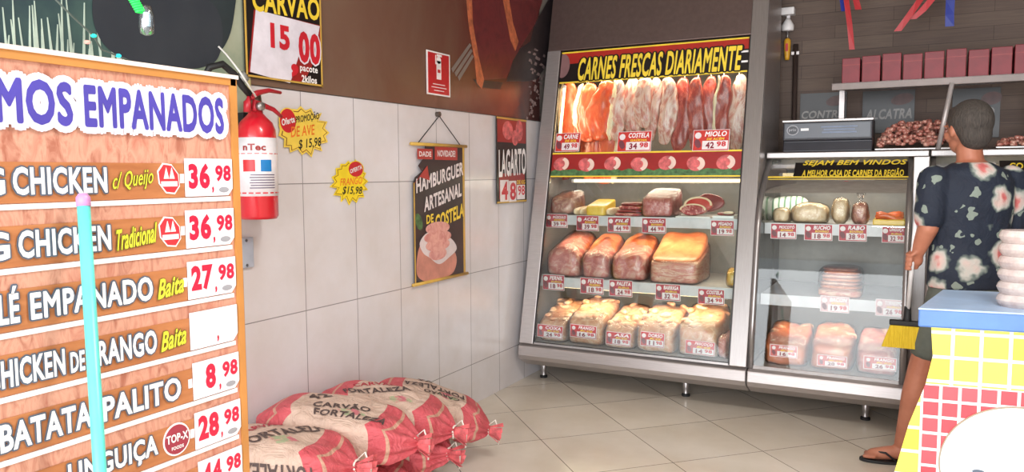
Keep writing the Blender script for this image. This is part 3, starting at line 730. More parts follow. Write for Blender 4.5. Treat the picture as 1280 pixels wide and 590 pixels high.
hanging(12, 873, 96, 188, 19, H3, 'second dark red beef strip hanging above the 42,98 card', g, seed=13, lean=-6, taper=.9, yoff=.17)
hanging(13, 889, 95, 172, 17, H3, 'thin dark red beef strip in the middle of the right group', g, seed=14, lean=-4, taper=.9)
hanging(14, 905, 94, 185, 19, H3, 'fourth dark red beef strip with pale edge in the right group', g, seed=15, lean=-3, edge=.8, taper=.9, yoff=.17)
hanging(15, 924, 93, 188, 22, H2, 'rightmost beef strip, pinker, against the steel frame', g, seed=16, lean=-3, taper=.9)

# --- low case contents
Za = 1.1085; ya = slant_y(1.14, .145)
def cA(xl, xr): return col(xl, xr, 272, ya)
g = 'packs on the low case upper shelf'
cx, w = cA(962, 984); pack('meat_pack', 'small tan bagged pack at the left of the low case upper shelf', 'meat pack', g, (cx+.01, ya+.09, Za), w, .18, .085, 'tripe', 3, .012, 1.5, 51)
cx, w = cA(986, 1035); pack('tripe_pack', 'wide cream tripe pack on the low case upper shelf', 'meat pack', g, (cx, ya+.11, Za), w, .22, .10, 'tripe', 3.5, .01, 1, 52, dome=.2)
t = thing('folded_towel', (pxx(985, 250, ya+.27), ya+.3, Za), 'white towel with green stripes behind the tan and cream packs', 'cloth')
n = Nodes('striped_cloth'); wv = n.n('ShaderNodeTexWave'); wv.inputs['Scale'].default_value = 9; wv.inputs['Distortion'].default_value = 1.5; n.l(n.coord(), wv.inputs[0])
M_cloth = n.set(.9, color=n.ramp(wv.outputs['Fac'], [(.0, (236, 236, 230)), (.7, (232, 234, 226)), (.85, (120, 160, 130))]))
loaf(MB(), (pxx(985, 250, ya+.25), ya+.30, Za), .24, .12, .155, 3, .012, .7, 53, 9).build('cloth', M_cloth, t, smooth=True)
def bag(xl, xr, h, lb, tie, sd, m='lump'):
    cx, w = cA(xl, xr); t = thing('tied_meat_bag', (cx, ya+.06, Za), lb, 'meat bag', 'upright clear bags of meat')
    loaf(MB(), (cx, ya+.06, Za), w*.92, .11, h, 3, .012, 1.2, sd, 10).build('meat', MM[m], t, smooth=True)
    top = Za+h
    loaf(MB(), (cx, ya+.06, Za), w, .12, h*1.06, 2.8, .008, 1.2, sd, 10).build('bag', M_film, t, smooth=True)
    if tie:
        MB().lathe((cx, ya+.06, top-.012), [(.03, 0), (.010, .02), (.007, .028), (.018, .05), (.026, .07)], 10).build('bag_neck', M_film2, t, smooth=True)
M_film2 = glassy('cloudy_bag_plastic', (240, 232, 226), .25, .25, .8, 60)
bag(1038, 1061, .15, 'upright bag of pale meat, rounded top, left of the tied bag', False, 54, 'tripe')
bag(1063, 1086, .125, 'upright bag of meat with a tied neck in the low case', True, 55)
cx, w = cA(1091, 1132)
t = thing('sausage_tray', (cx, ya+.1, Za), 'yellow tray of orange sausages at the right of the low case upper shelf', 'meat tray')
MB().box((cx-w/2, ya, Za), (cx+w/2, ya+.2, Za+.035)).build('tray', MM['yellow'], t, bevel=.006)
for k in range(5):
    y = ya+.03+.035*k; z = Za+.045+.006*(k % 2)
    MB().tube([(cx-w*.42+w*.84*j/6, y, z+.012*math.sin(j*.9+k)) for j in range(7)], [.012, .017, .018, .018, .018, .017, .011], 10).build('sausage', MM['sausage'], t, smooth=True)
Zb = .6905; yb_ = slant_y(.73, .155)
cx, w = col(1020, 1078, 360, yb_)
t = thing('sliced_meat_pack', (cx, yb_+.15, Zb), 'pack of sliced pork belly standing alone on the low case middle shelf', 'meat pack')
loaf(MB(), (cx, yb_+.12, Zb), w*.95, .24, .05, 6, .003, 1, 61, 8).build('meat', MM['belly'], t, smooth=True)
for k in range(6):
    loaf(MB(), (cx+.004*((-1)**k), yb_+.15, Zb+.045+.02*k), w*(.95-.035*k), .24-.012*k, .021, 4, .003, 1, 62+k, 8).build('slice', MM['belly'] if k % 2 else MM['skin'], t, smooth=True)
loaf(MB(), (cx, yb_+.13, Zb), w, .28, .175, 4, .003, .6, 61, 9).build('plastic_film', M_film, t, smooth=True)
yc = slant_y(.36, .055); g = 'packs on the low case bottom deck'
for i, (xl, xr, h, lb, pr, cb) in enumerate([
    (952, 1008, .12, 'left peach-coloured pack on the low case bottom deck', '16,98', (963, 432, 996, 446)),
    (1011, 1066, .14, 'middle peach-coloured pack on the low case bottom deck', '20,98', (1022, 445, 1058, 458)),
    (1069, 1122, .125, 'right pinkish pack on the low case bottom deck', '26,98', (1080, 447, 1120, 462))]):
    cx, w = col(xl, xr, 450, yc)
    def pcs(t, base, i=i, cx=cx, w=w, h=h):
        rnd = random.Random(i+90)
        for k in range(9):
            s = rnd.uniform(.04, .055)
            loaf(MB(), (cx+rnd.uniform(-.36, .36)*w, yc+.08+.3*(k+.5)/9, base.z+h*.9-.02+.2*.3*(k+.5)/9), s*1.8, s*1.2, s, 2.3, .004, 1.3, k+i, 5, rnd.uniform(0, 3), flat=False).build('meat_piece', MM['skin' if k % 2 else 'chicken'], t, smooth=True)
    pack('meat_pack', lb, 'meat pack', g, (cx, yc+.2, Z0), w-.004, .40, h, 'skin' if i < 2 else 'pork', 6.5, .016, 1.4, i+71, extra=pcs, slope=.2)
    Q = Plane((0, yc-.042, 0), (1, 0, 0), (0, .06, 1))
    pcard(Q, *cb, 'FRANGO', pr, 'faded red price card reading %s on the %s low case bottom pack' % (pr, ('left', 'middle', 'right')[i]), 'price cards on the low case bottom packs', sub='KG', body=(196, 84, 80))
for x, lb in ((.25, 'peach-coloured pack in the right curved case, seen past the person'), (.6, 'second peach-coloured pack in the right curved case')):
    pack('meat_pack', lb, 'meat pack', 'packs in the right curved case', (x, yc+.2, Z0), .28, .38, .13, 'chicken', 4.5, .01, 1, int(x*100))
# ---------------------------------------------------------------- left wall: printed banners
LW = wallP(-2.398)
def wallpoly(name, pts, m, par, n0, n1, P=None):
    P = P or LW
    return MB().plate(P, [P.px(x, y) for x, y in pts], n0, n1).build(name, m, par)
t = thing('printed_meat_banner', (-2.395, 3.6, 1.78), 'long glossy brown banner printed with raw meat above the white wall tiles', 'banner')
n = Nodes('glossy_brown_print'); tc = n.n('ShaderNodeTexCoord'); sp = n.n('ShaderNodeSeparateXYZ'); n.l(tc.outputs['Object'], sp.inputs[0])
f = n.math('ADD', n.math('MULTIPLY', sp.outputs[1], .42), n.math('MULTIPLY', n.noise(n.coord('Object', (1, 1, .6)), 2.4, 4, .6, .8), .7)); f = n.math('SUBTRACT', f, .1)
n.set(.24, color=n.ramp(n.math('ADD', f, .25), [(.1, (122, 96, 80)), (.45, (112, 78, 64)), (.75, (104, 56, 46)), (1, (74, 46, 44))]))
# object coords are relative to the banner's own place (y from -1.3 to 1.3)
M_brown = n.m
o = MB().plate(LW, [(2.285, 1.779), (4.93, 1.779), (4.93, 2.75), (2.285, 2.75)], 0, .004).build('banner_sheet', M_brown, t)
M_cut = meat_mat('printed_beef_cut', [(.3, (92, 34, 38)), (.55, (116, 46, 48)), (.75, (98, 38, 42))], 7, 1.5, bump=0)
M_bone = plain('printed_orange_sinew', (186, 104, 70), .4, var=.2, scale=20); M_dk = plain('printed_charcoal_shape', (52, 44, 46), .35, var=.15); 
wallpoly('printed_cut', [(578, -40), (690, -40), (668, 30), (648, 62), (632, 98), (604, 100), (592, 70), (586, 30)], M_cut, t, .0045, .0055)
wallpoly('printed_sinew', [(580, -20), (588, -20), (590, 30), (597, 70), (604, 100), (601, 111), (595, 104), (592, 74), (585, 34)], M_bone, t, .006, .007)
wallpoly('printed_sinew', [(624, -20), (632, -20), (640, 28), (647, 52), (643, 64), (637, 50)], M_bone, t, .006, .007)
wallpoly('printed_dark_shape', [(668, 30), (690, -10), (700, 20), (690, 70), (670, 100), (655, 102), (632, 102), (640, 76), (650, 60), (662, 52)], M_dk, t, .0045, .0058)
wallpoly('printed_dark_shape', [(590, 99), (628, 103), (624, 112), (598, 109)], M_dk, t, .0045, .0058)
M_tine = plain('printed_steel_grey', (130, 118, 112), .35)
for k in range(3):
    wallpoly('printed_fork_tine', [(563+k*4, 86+k*5), (586+k*1.5, 54+k*7), (588+k*1.5, 57+k*7), (565+k*4, 91+k*5)], M_tine, t, .006, .0066)
M_flake = plain('printed_pale_flake', (138, 118, 116), .5, var=.2)
rnd = random.Random(3)
b = MB()
for k in range(46):
    x = 672-4*math.sin(k)+rnd.uniform(-8, 7)-(k/46)*8; y = 60+k*1.9; a = rnd.uniform(1.0, 3); c = rnd.uniform(2, 6)
    b.plate(LW, [LW.px(x, y), LW.px(x+a, y+c*.4), LW.px(x+a*.6, y+c), LW.px(x-a*.6, y+c*.7)], .006, .0064)
o = b.build('printed_salt_flakes', M_flake, t); tag(o, kind='stuff')

# pasture poster behind the menu board
t = thing('cattle_pasture_poster', (-2.395, 1.6, 1.7), 'poster of black cattle grazing among pale grass stalks, above the menu board', 'poster')
n = Nodes('blurred_pasture_print'); tc = n.n('ShaderNodeTexCoord'); sp = n.n('ShaderNodeSeparateXYZ'); n.l(tc.outputs['Object'], sp.inputs[0])
gz = n.math('ADD', n.math('MULTIPLY', sp.outputs[1], .6), n.math('MULTIPLY', n.noise(n.coord(), 5, 4), .5))
n.set(.4, color=n.ramp(gz, [(.05, (40, 62, 70)), (.3, (70, 96, 90)), (.5, (128, 144, 124)), (.62, (158, 164, 142)), (.8, (176, 180, 160))]))
LP = wallP(-2.40)
MB().rect(LP, (.4+2.278)/2, 2.15, 1.878, 1.2, 0, .004).build('poster_sheet', n.m, t)
MB().rect(LP, 2.275, 2.15, .014, 1.2, .001, .007).build('poster_edge', plain('straw_edge', (196, 182, 128), .5), t)
M_stalk = plain('printed_grass_stalk', (178, 196, 182), .6, var=.12)
b = MB()
for k in range(58):
    u = .98+k*.0135+rnd.uniform(-.01, .01); hh = rnd.uniform(.08, .26); lean = rnd.uniform(-.02, .02); w_ = rnd.uniform(.004, .009)
    b.plate(LP, [(u-w_, 1.68), (u+w_, 1.68), (u+lean+.0015, 1.74+hh), (u+lean-.0015, 1.74+hh)], .0045, .0052+.0001*(k % 5))
o = b.build('printed_grass', M_stalk, t); tag(o, kind='stuff')
n = Nodes('printed_black_coat'); f = n.noise(n.coord(), 3, 3); M_coat = n.set(.5, color=n.ramp(f, [(.3, (36, 42, 52)), (.7, (50, 55, 62))]))
M_coat2 = plain('printed_black_coat_far', (40, 50, 54), .5)
def smooth_px(pts, k=6):
    out = []; N = len(pts)
    for i in range(N):
        p0, p1, p2, p3 = (Vector((*pts[(i+j-1) % N], 0)) for j in range(4))
        for s_ in range(k):
            u = s_/k; q_ = .5*((2*p1)+(-p0+p2)*u+(2*p0-5*p1+4*p2-p3)*u*u+(-p0+3*p1-3*p2+p3)*u**3); out.append((q_.x, q_.y))
    return out
wallpoly('printed_cow', smooth_px([(205, -30), (190, -95), (225, -125), (270, -120), (300, -85), (296, -30), (293, 5), (287, 40), (276, 62), (262, 70), (230, 40)]), M_coat2, t, .0055, .0062, LP)
wallpoly('printed_cow', smooth_px([(120, -35), (130, -90), (165, -120), (205, -110), (228, -60), (245, -15), (270, 12), (277, 45), (270, 74), (252, 84), (228, 86), (185, 82), (150, 72), (128, 55), (116, 30), (114, 0)]), M_coat, t, .0063, .007, LP)

# ---------------------------------------------------------------- charcoal price sign
t = thing('charcoal_price_sign', (-2.38, 2.5, 1.8), 'black and yellow sign pricing charcoal at 15,00 on the upper wall', 'sign')
CP = wallP(-2.385)
c = [CP.px(x, y) for x, y in ((306, 94), (402, 111), (402, -30), (306, -42))]
u0, v0 = CP.px(306, 94); u1, v1 = CP.px(402.5, 111); vt = 2.30; vb = (v0+v1)/2
MB().rect(CP, (u0+u1)/2, (vb+vt)/2, u1-u0, vt-vb, 0, .006).build('sign_board', M_black, t)
b = MB()
for (cu, cv, w, h) in (((u0+u1)/2, vb+.006, u1-u0, .008), (u0+.006, (vb+vt)/2, .008, vt-vb), (u1-.006, (vb+vt)/2, .008, vt-vb), ((u0+u1)/2, vt-.006, u1-u0, .008)): b.rect(CP, cu, cv, w, h, .006, .008)
b.build('gold_border', plain('gold_print', (200, 160, 74), .4), t)
MB().plate(CP, [CP.px(*p) for p in ((309, 90), (316, 12), (399, 32), (400, 60), (382, 96), (372, 104))], .0062, .0068).build('red_field', M_dred, t)
MB().plate(CP, [CP.px(*p) for p in ((311, 90), (318, 12), (398, 33), (396, 44), (375, 60), (361, 104))], .0072, .008).build('price_sheet', plain('sheet_white', (222, 216, 226), .5), t)
ptext('price_lettering', '15', t, CP, 336, 31, 360, 62, M_red, n=.0095, bold=.045)
ptext('price_lettering', '00', t, CP, 371, 41, 398, 80, M_red, n=.0105, bold=.05, outline=plain('sheet_white', (222, 216, 226)), oo=.05)
ptext('comma', ',', t, CP, 362, 80, 371, 97, M_red, n=.0095, bold=.05)
ptext('unit_lettering', 'pacote', t, CP, 373, 83, 395, 93, M_white, n=.0095, bold=.03)
ptext('unit_lettering', '2kilos', t, CP, 375, 95, 394, 104, M_white, n=.0095, bold=.03)
ptext('heading_lettering', 'CARVÃO', t, CP, 313, -16, 397, 20, M_yellow, n=.0095, bold=.03, slant=.06)

# ---------------------------------------------------------------- fire extinguisher notice
t = thing('fire_extinguisher_sign', (-2.39, 3.66, 1.85), 'small red fire extinguisher notice on the brown banner', 'sign')
EP = wallP(-2.389); cu, cv, w, h = EP.box(533, 65.5, 562, 119.5)
MB().rect(EP, cu, cv, w, h, 0, .003).build('sign_plate', M_white, t)
MB().rect(EP, cu, cv, w*.9, h*.93, .003, .004).build('red_field', plain('sign_red', (190, 30, 40), .4), t)
b = MB(); b.rect(EP, cu, cv+.02, .045, .10, .0042, .005); b.ell(EP, cu, cv+.075, .0225, .02, .0042, .005); b.rect(EP, cu+.005, cv+.10, .05, .012, .0042, .005); b.rect(EP, cu-.03, cv+.075, .008, .05, .0042, .005); b.build('extinguisher_symbol', M_white, t)
MB().rect(EP, cu, cv+.015, .028, .018, .0052, .0058).build('symbol_band', plain('sign_red', (190, 30, 40)), t)
b = MB()
for k, ww in enumerate((.12, .15, .10)): b.rect(EP, cu, cv-.058-.017*k, ww, .004, .0042, .005)
b.build('small_print', M_white, t)

# ---------------------------------------------------------------- hanging burger banner
HP = wallP(-2.385)
t = thing('hanging_banner', (-2.385, 3.63, .82), 'torn dark hanging banner advertising artisanal rib burger, on string from a nail', 'banner')
u0, u1, vt, vb = 3.375, 3.895, 1.575, .825
MB().plate(HP, [(u0, vb), (u1, vb), (u1, vt), (u0+.12, vt), (u0+.10, 1.50), (u0+.05, 1.46), (u0+.085, 1.43), (u0+.02, 1.40), (u0, 1.37)], 0, .003).build('banner_sheet', plain('dark_brown_print', (52, 40, 44), .35, var=.12, scale=5), t)
M_gold = plain('gold_print', (200, 160, 74))
MB().rect(HP, u1-.012, (vt+vb)/2, .02, vt-vb, .003, .004).build('gold_border', M_gold, t)
MB().tube([HP.pt(u0-.02, vt, .004), HP.pt(u1+.02, vt, .004)], .009, 8).build('top_rod', M_gold, t, smooth=True)
MB().tube([HP.pt(u0-.02, vb, .004), HP.pt(u1+.02, vb, .004)], .009, 8).build('bottom_rod', M_gold, t, smooth=True)
MB().rect(HP, u0+.006, 1.1, .010, .54, .003, .004).build('gold_border', M_gold, t)
MB().tube([HP.pt(u0+.04, vt, .004), HP.pt(3.63, 1.735, .004), HP.pt(u1-.04, vt, .004)], .0028, 6).build('string', M_rubber, t)
o = thing('wall_nail', (-2.40, 3.63, 1.735), 'small round-headed nail in the tiles holding the burger banner string', 'nail')
MB().ell(HP, 3.63, 1.745, .014, .014, -.014, .010, 14).build('nail_head', plain('nail_grey', (96, 86, 80), .4, .5), o)
ptext('heading_lettering', 'HAMBURGUER', t, HP, 519, 212, 578, 230, M_cardwhite, n=.0055, bold=.035, slant=.2)
ptext('heading_lettering', 'ARTESANAL', t, HP, 529, 237, 576, 255, M_cardwhite, n=.0055, bold=.035, slant=.2)
ptext('heading_lettering', 'DE', t, HP, 532, 268, 541, 279, M_yellow, n=.0055, bold=.03, slant=.1)
ptext('heading_lettering', 'COSTELA', t, HP, 543, 261, 579, 279, M_yellow, n=.0055, bold=.035, slant=.2)
for (a, b_, s_) in (((521, 186, 540, 199), 0, 'NOVIDADE!'), ((543, 184, 571, 200), 0, 'NOVIDADE!')):
    cu, cv, w, h = HP.box(*a); MB().rect(HP, cu, cv, w, h, .0032, .004).build('ribbon', M_dred if b_ else plain('ribbon_red', (176, 60, 54), .4), t)
    text('ribbon_lettering', s_ if a[0] > 530 else 'DADE', t, HP, cu, cv, w*.8, h*.5, M_cardwhite, n=.005, bold=.03)
b = MB(); b.plate(HP, [(u0+.0, 1.36), (u0+.13, 1.46), (u0+.15, 1.38), (u0+.06, 1.40)], .0042, .006); b.build('torn_flap', plain('ribbon_red', (176, 60, 54)), t)
M_bun = meat_mat('printed_burger_meat', [(.3, (196, 120, 116)), (.6, (226, 170, 160)), (.8, (206, 136, 130))], 20, 1, bump=0)
def hp(*p): return [HP.px(x, y) for x, y in p]
MB().plate(HP, HP and [HP.px(*p) for p in smooth_px([(520, 330), (524, 308), (534, 300), (550, 318), (562, 308), (570, 322), (566, 340), (552, 348), (534, 352), (522, 346)])], .0035, .0042).build('printed_hand', plain('printed_skin', (196, 132, 116), .5, var=.1), t)
MB().plate(HP, [HP.px(*p) for p in smooth_px([(524, 303), (536, 290), (560, 296), (570, 310), (560, 322), (548, 330), (536, 322), (528, 316)])], .0044, .005).build('printed_paper_wrap', plain('printed_paper', (220, 206, 206), .5), t)
for (cy, rx) in ((285, 15), (296, 17), (306, 15), (317, 11)):
    cu, cv, w, h = HP.box(546-rx, cy-8, 546+rx, cy+8); MB().ell(HP, cu, cv, w/2, h/2, .0052+.0004*(cy-285)/10, .0058+.0004*(cy-285)/10).build('printed_patty', M_bun, t)
MB().ell(HP, 3.42, 1.16, .03, .05, .0035, .0042, 14, .5).build('printed_leaf', plain('green_print', (70, 104, 62)), t)

# ---------------------------------------------------------------- lagarto sign
t = thing('beef_price_sign', (-2.39, 4.5, 1.22), 'tall narrow black sign priced 48,98 with printed red meat, near the corner', 'sign')
GP = wallP(-2.39); cu, cv, w, h = GP.box(620, 147.5, 657, 253.5)
MB().rect(GP, cu, cv, w, h, 0, .006).build('sign_board', M_black, t)
for s_ in (-1, 1): MB().rect(GP, cu, cv+s_*(h/2-.008), w, .012, .006, .0075).build('gold_border', M_gold, t)
MB().rect(GP, cu, cv+h*.34, w*.96, h*.26, .0062, .007).build('red_field', M_dred, t)
MB().ell(GP, cu-.06, cv+h*.35, .07, .06, .0072, .008).build('printed_cut', M_pmeat, t); MB().ell(GP, cu+.1, cv+h*.36, .05, .07, .0072, .008).build('printed_cut', M_pmeat, t)
MB().ell(GP, cu+.04, cv+h*.27, .045, .05, .0074, .0082).build('printed_cut', M_pmeat, t)
ptext('product_lettering', 'LAGARTO', t, GP, 622, 186, 656, 220, M_white, n=.0085, bold=.03, slant=.05)
MB().rect(GP, cu, cv-h*.30, w*.86, h*.30, .0062, .007).build('red_field', M_dred, t)
for a in ((624, 225, 634.5, 252), (635, 226, 644, 252), (645, 231, 655, 249)):
    q_ = GP.box(*a); MB().rect(GP, *q_, .0072, .008).build('digit_card', M_cardwhite, t)
ptext('price_lettering', '4', t, GP, 625.5, 227, 633.5, 250, M_red, n=.0092, bold=.03); ptext('price_lettering', '8', t, GP, 636, 228, 643.5, 250, M_red, n=.0092, bold=.03)
ptext('price_lettering', '98', t, GP, 646, 232, 654.5, 244, M_red, n=.0092, bold=.02); ptext('unit_lettering', 'DE KG', t, GP, 645, 225, 655, 230, M_yellow, n=.0085, bold=.02)

# ---------------------------------------------------------------- starburst offers
def burst(cx, cy, rx, ry, spikes, lb, seed, lines, circ, circtxt, ycol):
    SPn = wallP(-2.394); u, v = SPn.px(cx, cy); ua = SPn.px(cx+rx, cy)[0]-u; va = v-SPn.px(cx, cy+ry)[1]
    t = thing('starburst_offer_card', SPn.pt(u, v-va), lb, 'offer card', 'handwritten starburst offers on the tiles')
    r_ = random.Random(seed)
    def star(k, jit):
        r2 = random.Random(seed)
        return [(u+ua*k*(1 if i % 2 == 0 else .8)*math.cos(a)*(1+jit*r2.uniform(-.1, .1)), v+va*k*(1 if i % 2 == 0 else .78)*math.sin(a)*(1+jit*r2.uniform(-.1, .1))) for i, a in enumerate([2*PI*j/(2*spikes) for j in range(2*spikes)])]
    MB().plate(SPn, star(1.06, 1), 0, .002).build('card', plain('starburst_yellow_%d' % seed, ycol, .5, var=.05), t)
    MB().plate(SPn, star(.96, 1), .002, .0026).build('zigzag_line', plain('zigzag_brown', (120, 60, 30), .5), t)
    MB().plate(SPn, star(.92, 1), .0026, .0032).build('card_field', plain('starburst_yellow_%d' % seed, ycol, .5), t)
    cu, cv, w, h = SPn.box(*circ); b = MB().ell(SPn, cu, cv, w/2, h/2, .0035, .0042).build('round_sticker', plain('sticker_red', (204, 40, 48), .4), t)
    MB().ell(SPn, cu, cv, w/2*1.1, h/2*1.1, .0026, .0036).build('sticker_rim', plain('starburst_yellow_%d' % seed, ycol), t)
    text('sticker_lettering', circtxt, t, SPn, cu, cv, w*.84, h*.28, M_white, n=.005, bold=.03, rot=.25, shear=.2)
    for s_, a, col_, rt in lines: 
        cu, cv, w, h = SPn.box(*a); text('handwriting', s_, t, SPn, cu, cv, w, h, col_, n=.0045, bold=.012, shear=.25, rot=rt)
M_ink = plain('black_marker_ink', (30, 28, 26), .6); M_orange = plain('orange_marker_ink', (236, 120, 40), .6)
burst(379.5, 164, 29.5, 31, 15, 'larger yellow starburst card with PROMOÇÃO and round red sticker, beside the extinguisher', 5,
      [('PROMOÇÃO', (368, 141, 398, 153), M_ink, .18), ('DE AVE', (362, 157, 393, 170), M_orange, .12), ('$ 15,98', (372, 173, 401, 186), M_ink, .12)], (349, 136, 369, 166), 'Oferta', (240, 208, 84))
burst(438, 227, 22, 26, 15, 'smaller bright yellow starburst card, lower on the tiles and further from the extinguisher', 8,
      [('FRANGO', (424, 222, 452, 231), M_orange, .05), ('$15,98', (427, 233, 452, 244), M_ink, -.03)], (435, 202, 453, 221), 'OFERTA', (246, 216, 40))

# ---------------------------------------------------------------- fire extinguisher
ex = thing('fire_extinguisher', (-2.31, 2.235, 1.25), 'red fire extinguisher with white label hung on the tiled wall', 'fire extinguisher')
EX, EY = -2.305, 2.218; R = .075
M_exred = plain('extinguisher_red', (196, 24, 40), .28, var=.04, coat=.4)
MB().lathe((EX, EY, 1.245), [(R*.9, 0), (R, .012), (R, .31), (R*.97, .345), (R*.82, .375), (R*.5, .40), (.028, .41), (.026, .44)], 32).build('cylinder', M_exred, ex, smooth=True)
n = Nodes('extinguisher_label_white'); n.set(.35, color=(232, 228, 232)); M_lab = n.m
lab = MB().lathe((EX, EY, 1.335), [(R+.0012, 0), (R+.0012, .225)], 40).build('label', plain('label_white', (230, 226, 230), .35), ex, smooth=True)
def wrap(u, v, n_):  # u = arc position (m) left to right as seen from the camera
    a = math.atan2(-EY, -EX)-0 ; th = math.atan2(0-EY, 0-EX) + u/(R); r_ = R+n_+.0012
    return Vector((EX+r_*math.cos(th), EY+r_*math.sin(th), v))
def wrect(name, u0, u1, v0, v1, m, n_=.001):
    k = 8; MB().sheet([[wrap(u0+(u1-u0)*i/k, v, n_) for i in range(k+1)] for v in (v0, v1)]).build(name, m, lab, smooth=True)
wrect('label_red_rule', -.11, .11, 1.497, 1.50, M_red); wrect('label_red_rule', -.11, .11, 1.345, 1.350, M_red)
wrect('pictogram', -.055, -.008, 1.43, 1.475, plain('sticker_red', (204, 40, 48))); wrect('pictogram', .012, .055, 1.43, 1.475, plain('picto_blue', (30, 120, 186), .4))
text('label_lettering', 'nTec', lab, LW, -.01, 1.523, .085, .026, M_dred, n=.002, bold=.03, warp=wrap)
for k in range(6): wrect('small_print', -.03+.004*(k % 2), .07, 1.365+.010*k, 1.369+.010*k, plain('label_ink_grey', (110, 100, 120), .5))
MB().lathe((EX, EY, 1.68), [(.022, 0), (.026, .01), (.022, .045), (.014, .06)], 16).build('valve', plain('valve_brass_grey', (120, 108, 96), .3, .8), ex, smooth=True)
def ph(x, y, X=-2.25): return at(x, y, X=X)
M_exred2 = plain('lever_red', (176, 30, 44), .35)
MB().tube([ph(316, 138), ph(318, 128), ph(330, 132), ph(342, 137), ph(352, 146)], [.014, .013, .010, .009, .007], 10).build('carry_handle', M_exred2, ex, smooth=True)
MB().tube([ph(312, 122), ph(322, 116), ph(336, 113), ph(351, 116)], [.012, .011, .009, .006], 10).build('squeeze_lever', M_exred2, ex, smooth=True)
MB().tube([ph(309, 140), ph(309, 128), ph(313, 120)], .014, 10).build('valve_neck', M_exred2, ex, smooth=True)
p = ph(324, 133, -2.235); MB().tube([p, p+Vector((.016, 0, 0))], .016, 16).build('pressure_gauge', M_steel2, ex, smooth=True)
MB().tube([ph(312, 118), ph(303, 108), ph(292, 92), ph(278, 80), ph(262, 84), ph(254, 100, -2.3), ph(250, 150, -2.33), ph(252, 230, -2.35)], .013, 10).build('hose', M_rubber, ex, smooth=True)
MB().tube([ph(300, 93), ph(306, 101)], .019, 12).build('hose_clamp', plain('clamp_grey', (140, 140, 138), .4), ex, smooth=True)
MB().tube([ph(273, 58, -2.3), ph(283, 68, -2.28), ph(300, 90, -2.22), ph(320, 121, -2.22)], .0035, 8).build('safety_strap', plain('strap_white', (210, 206, 200), .5), ex, smooth=True)
MB().box((-2.402, EY-.02, 1.42), (EX-R*.6, EY+.02, 1.66)).build('wall_bracket', M_rubber, ex)
o = thing('wall_plate', (-2.40, 2.24, 1.08), 'small blue-grey cover plate on the tiles below the extinguisher', 'wall plate')
cu, cv, w, h = LW.box(296, 297, 315, 335)
MB().rect(LW, cu, cv, w, h, -.002, .012).build('plate', plain('plate_grey', (170, 176, 188), .4), o, bevel=.004)
M_screw = plain('plate_screw', (120, 122, 128), .3, .7)
for dz in (-.05, .05): MB().ell(LW, cu, cv+dz, .006, .006, .012, .014, 10).build('screw', M_screw, o)
# ---------------------------------------------------------------- menu board
BX = -1.30; BP = wallP(BX)
bd = thing('menu_board', (BX-.02, .55, 0), 'large wood-framed menu board listing breaded foods with prices, at the left', 'menu board')
n = Nodes('printed_wood_band'); f = n.noise(n.coord('Object', (1, 1.2, 9)), 5, 5); M_band = n.set(.5, color=n.ramp(f, [(.3, (158, 96, 56)), (.7, (186, 122, 76))]))
n = Nodes('printed_rosy_collage'); f = n.noise(n.coord('Object', (1, 3, 1)), 14, 4, .6, 1); M_coll = n.set(.5, color=n.ramp(f, [(.3, (160, 98, 78)), (.5, (200, 148, 126)), (.7, (178, 112, 92))]))
M_frame = plain('varnished_pine_frame', (184, 126, 66), .4, var=.07, scale=6)
M_pale = plain('pale_frame_top', (222, 206, 196), .5)
BR = at(299, 300, X=BX).y; BL = -.05; BT = 1.622; BB = .30
MB().box((BX-.03, BL, BB), (BX, BR, BT)).build('backing_panel', M_coll, bd)
MB().box((BX-.032, BR-.014, BB), (BX+.006, BR+.002, BT)).build('frame_side', M_frame, bd)
MB().box((BX-.032, BL-.002, BB), (BX+.006, BL+.014, BT)).build('frame_side', M_frame, bd)
MB().box((BX-.032, BL, BT-.016), (BX+.006, BR, BT-.002)).build('frame_top', M_frame, bd)
MB().box((BX-.04, BL, BT-.002), (BX+.010, BR+.004, BT+.006)).build('frame_cap', M_pale, bd)
MB().box((BX-.032, BL, BB), (BX+.006, BR, BB+.02)).build('frame_bottom', M_frame, bd)
for y in (BL+.08, BR-.10): MB().box((BX-.032, y-.02, 0), (BX-.002, y+.02, BB)).build('leg', M_frame, bd)
SEP = [1.366-.1035*i for i in range(8)]
M_strip = plain('white_divider_strip', (236, 230, 228), .5)
for i, z in enumerate(SEP):
    MB().rect(BP, (BL+BR)/2-.007, z+.003, BR-BL-.03, .009, .001, .003).build('divider', M_strip, bd)
    MB().rect(BP, (BL+BR)/2-.007, z+.009+.0335, BR-BL-.03, .067, .0004, .0016).build('row_band', M_band, bd)
M_purple = plain('violet_blue_print', (74, 66, 158), .4); M_lav = plain('pale_lavender_print', (226, 226, 246), .4)
M_navy = plain('slate_outline_print', (84, 94, 110), .4); M_scr = plain('lime_yellow_print', (222, 220, 60), .4); M_olive = plain('olive_outline_print', (120, 110, 50), .4)
def yb(x, y): return BP.px(x, y)[0]
def bt(name, s, x0, x1, ypx, z0, z1, m, **kw):
    a, c = yb(x0, ypx), yb(x1, ypx); return text(name, s, bd, BP, (a+c)/2, (z0+z1)/2, c-a, z1-z0, m, **kw)
bt('heading_lettering', 'EMPANADOS', 103, 277, 140, 1.503, 1.578, M_purple, n=.006, bold=.04, outline=M_lav, oo=.13, slant=0)
bt('heading_lettering', 'TEMOS', -75, 88, 125, 1.503, 1.578, M_purple, n=.006, bold=.04, outline=M_lav, oo=.13)
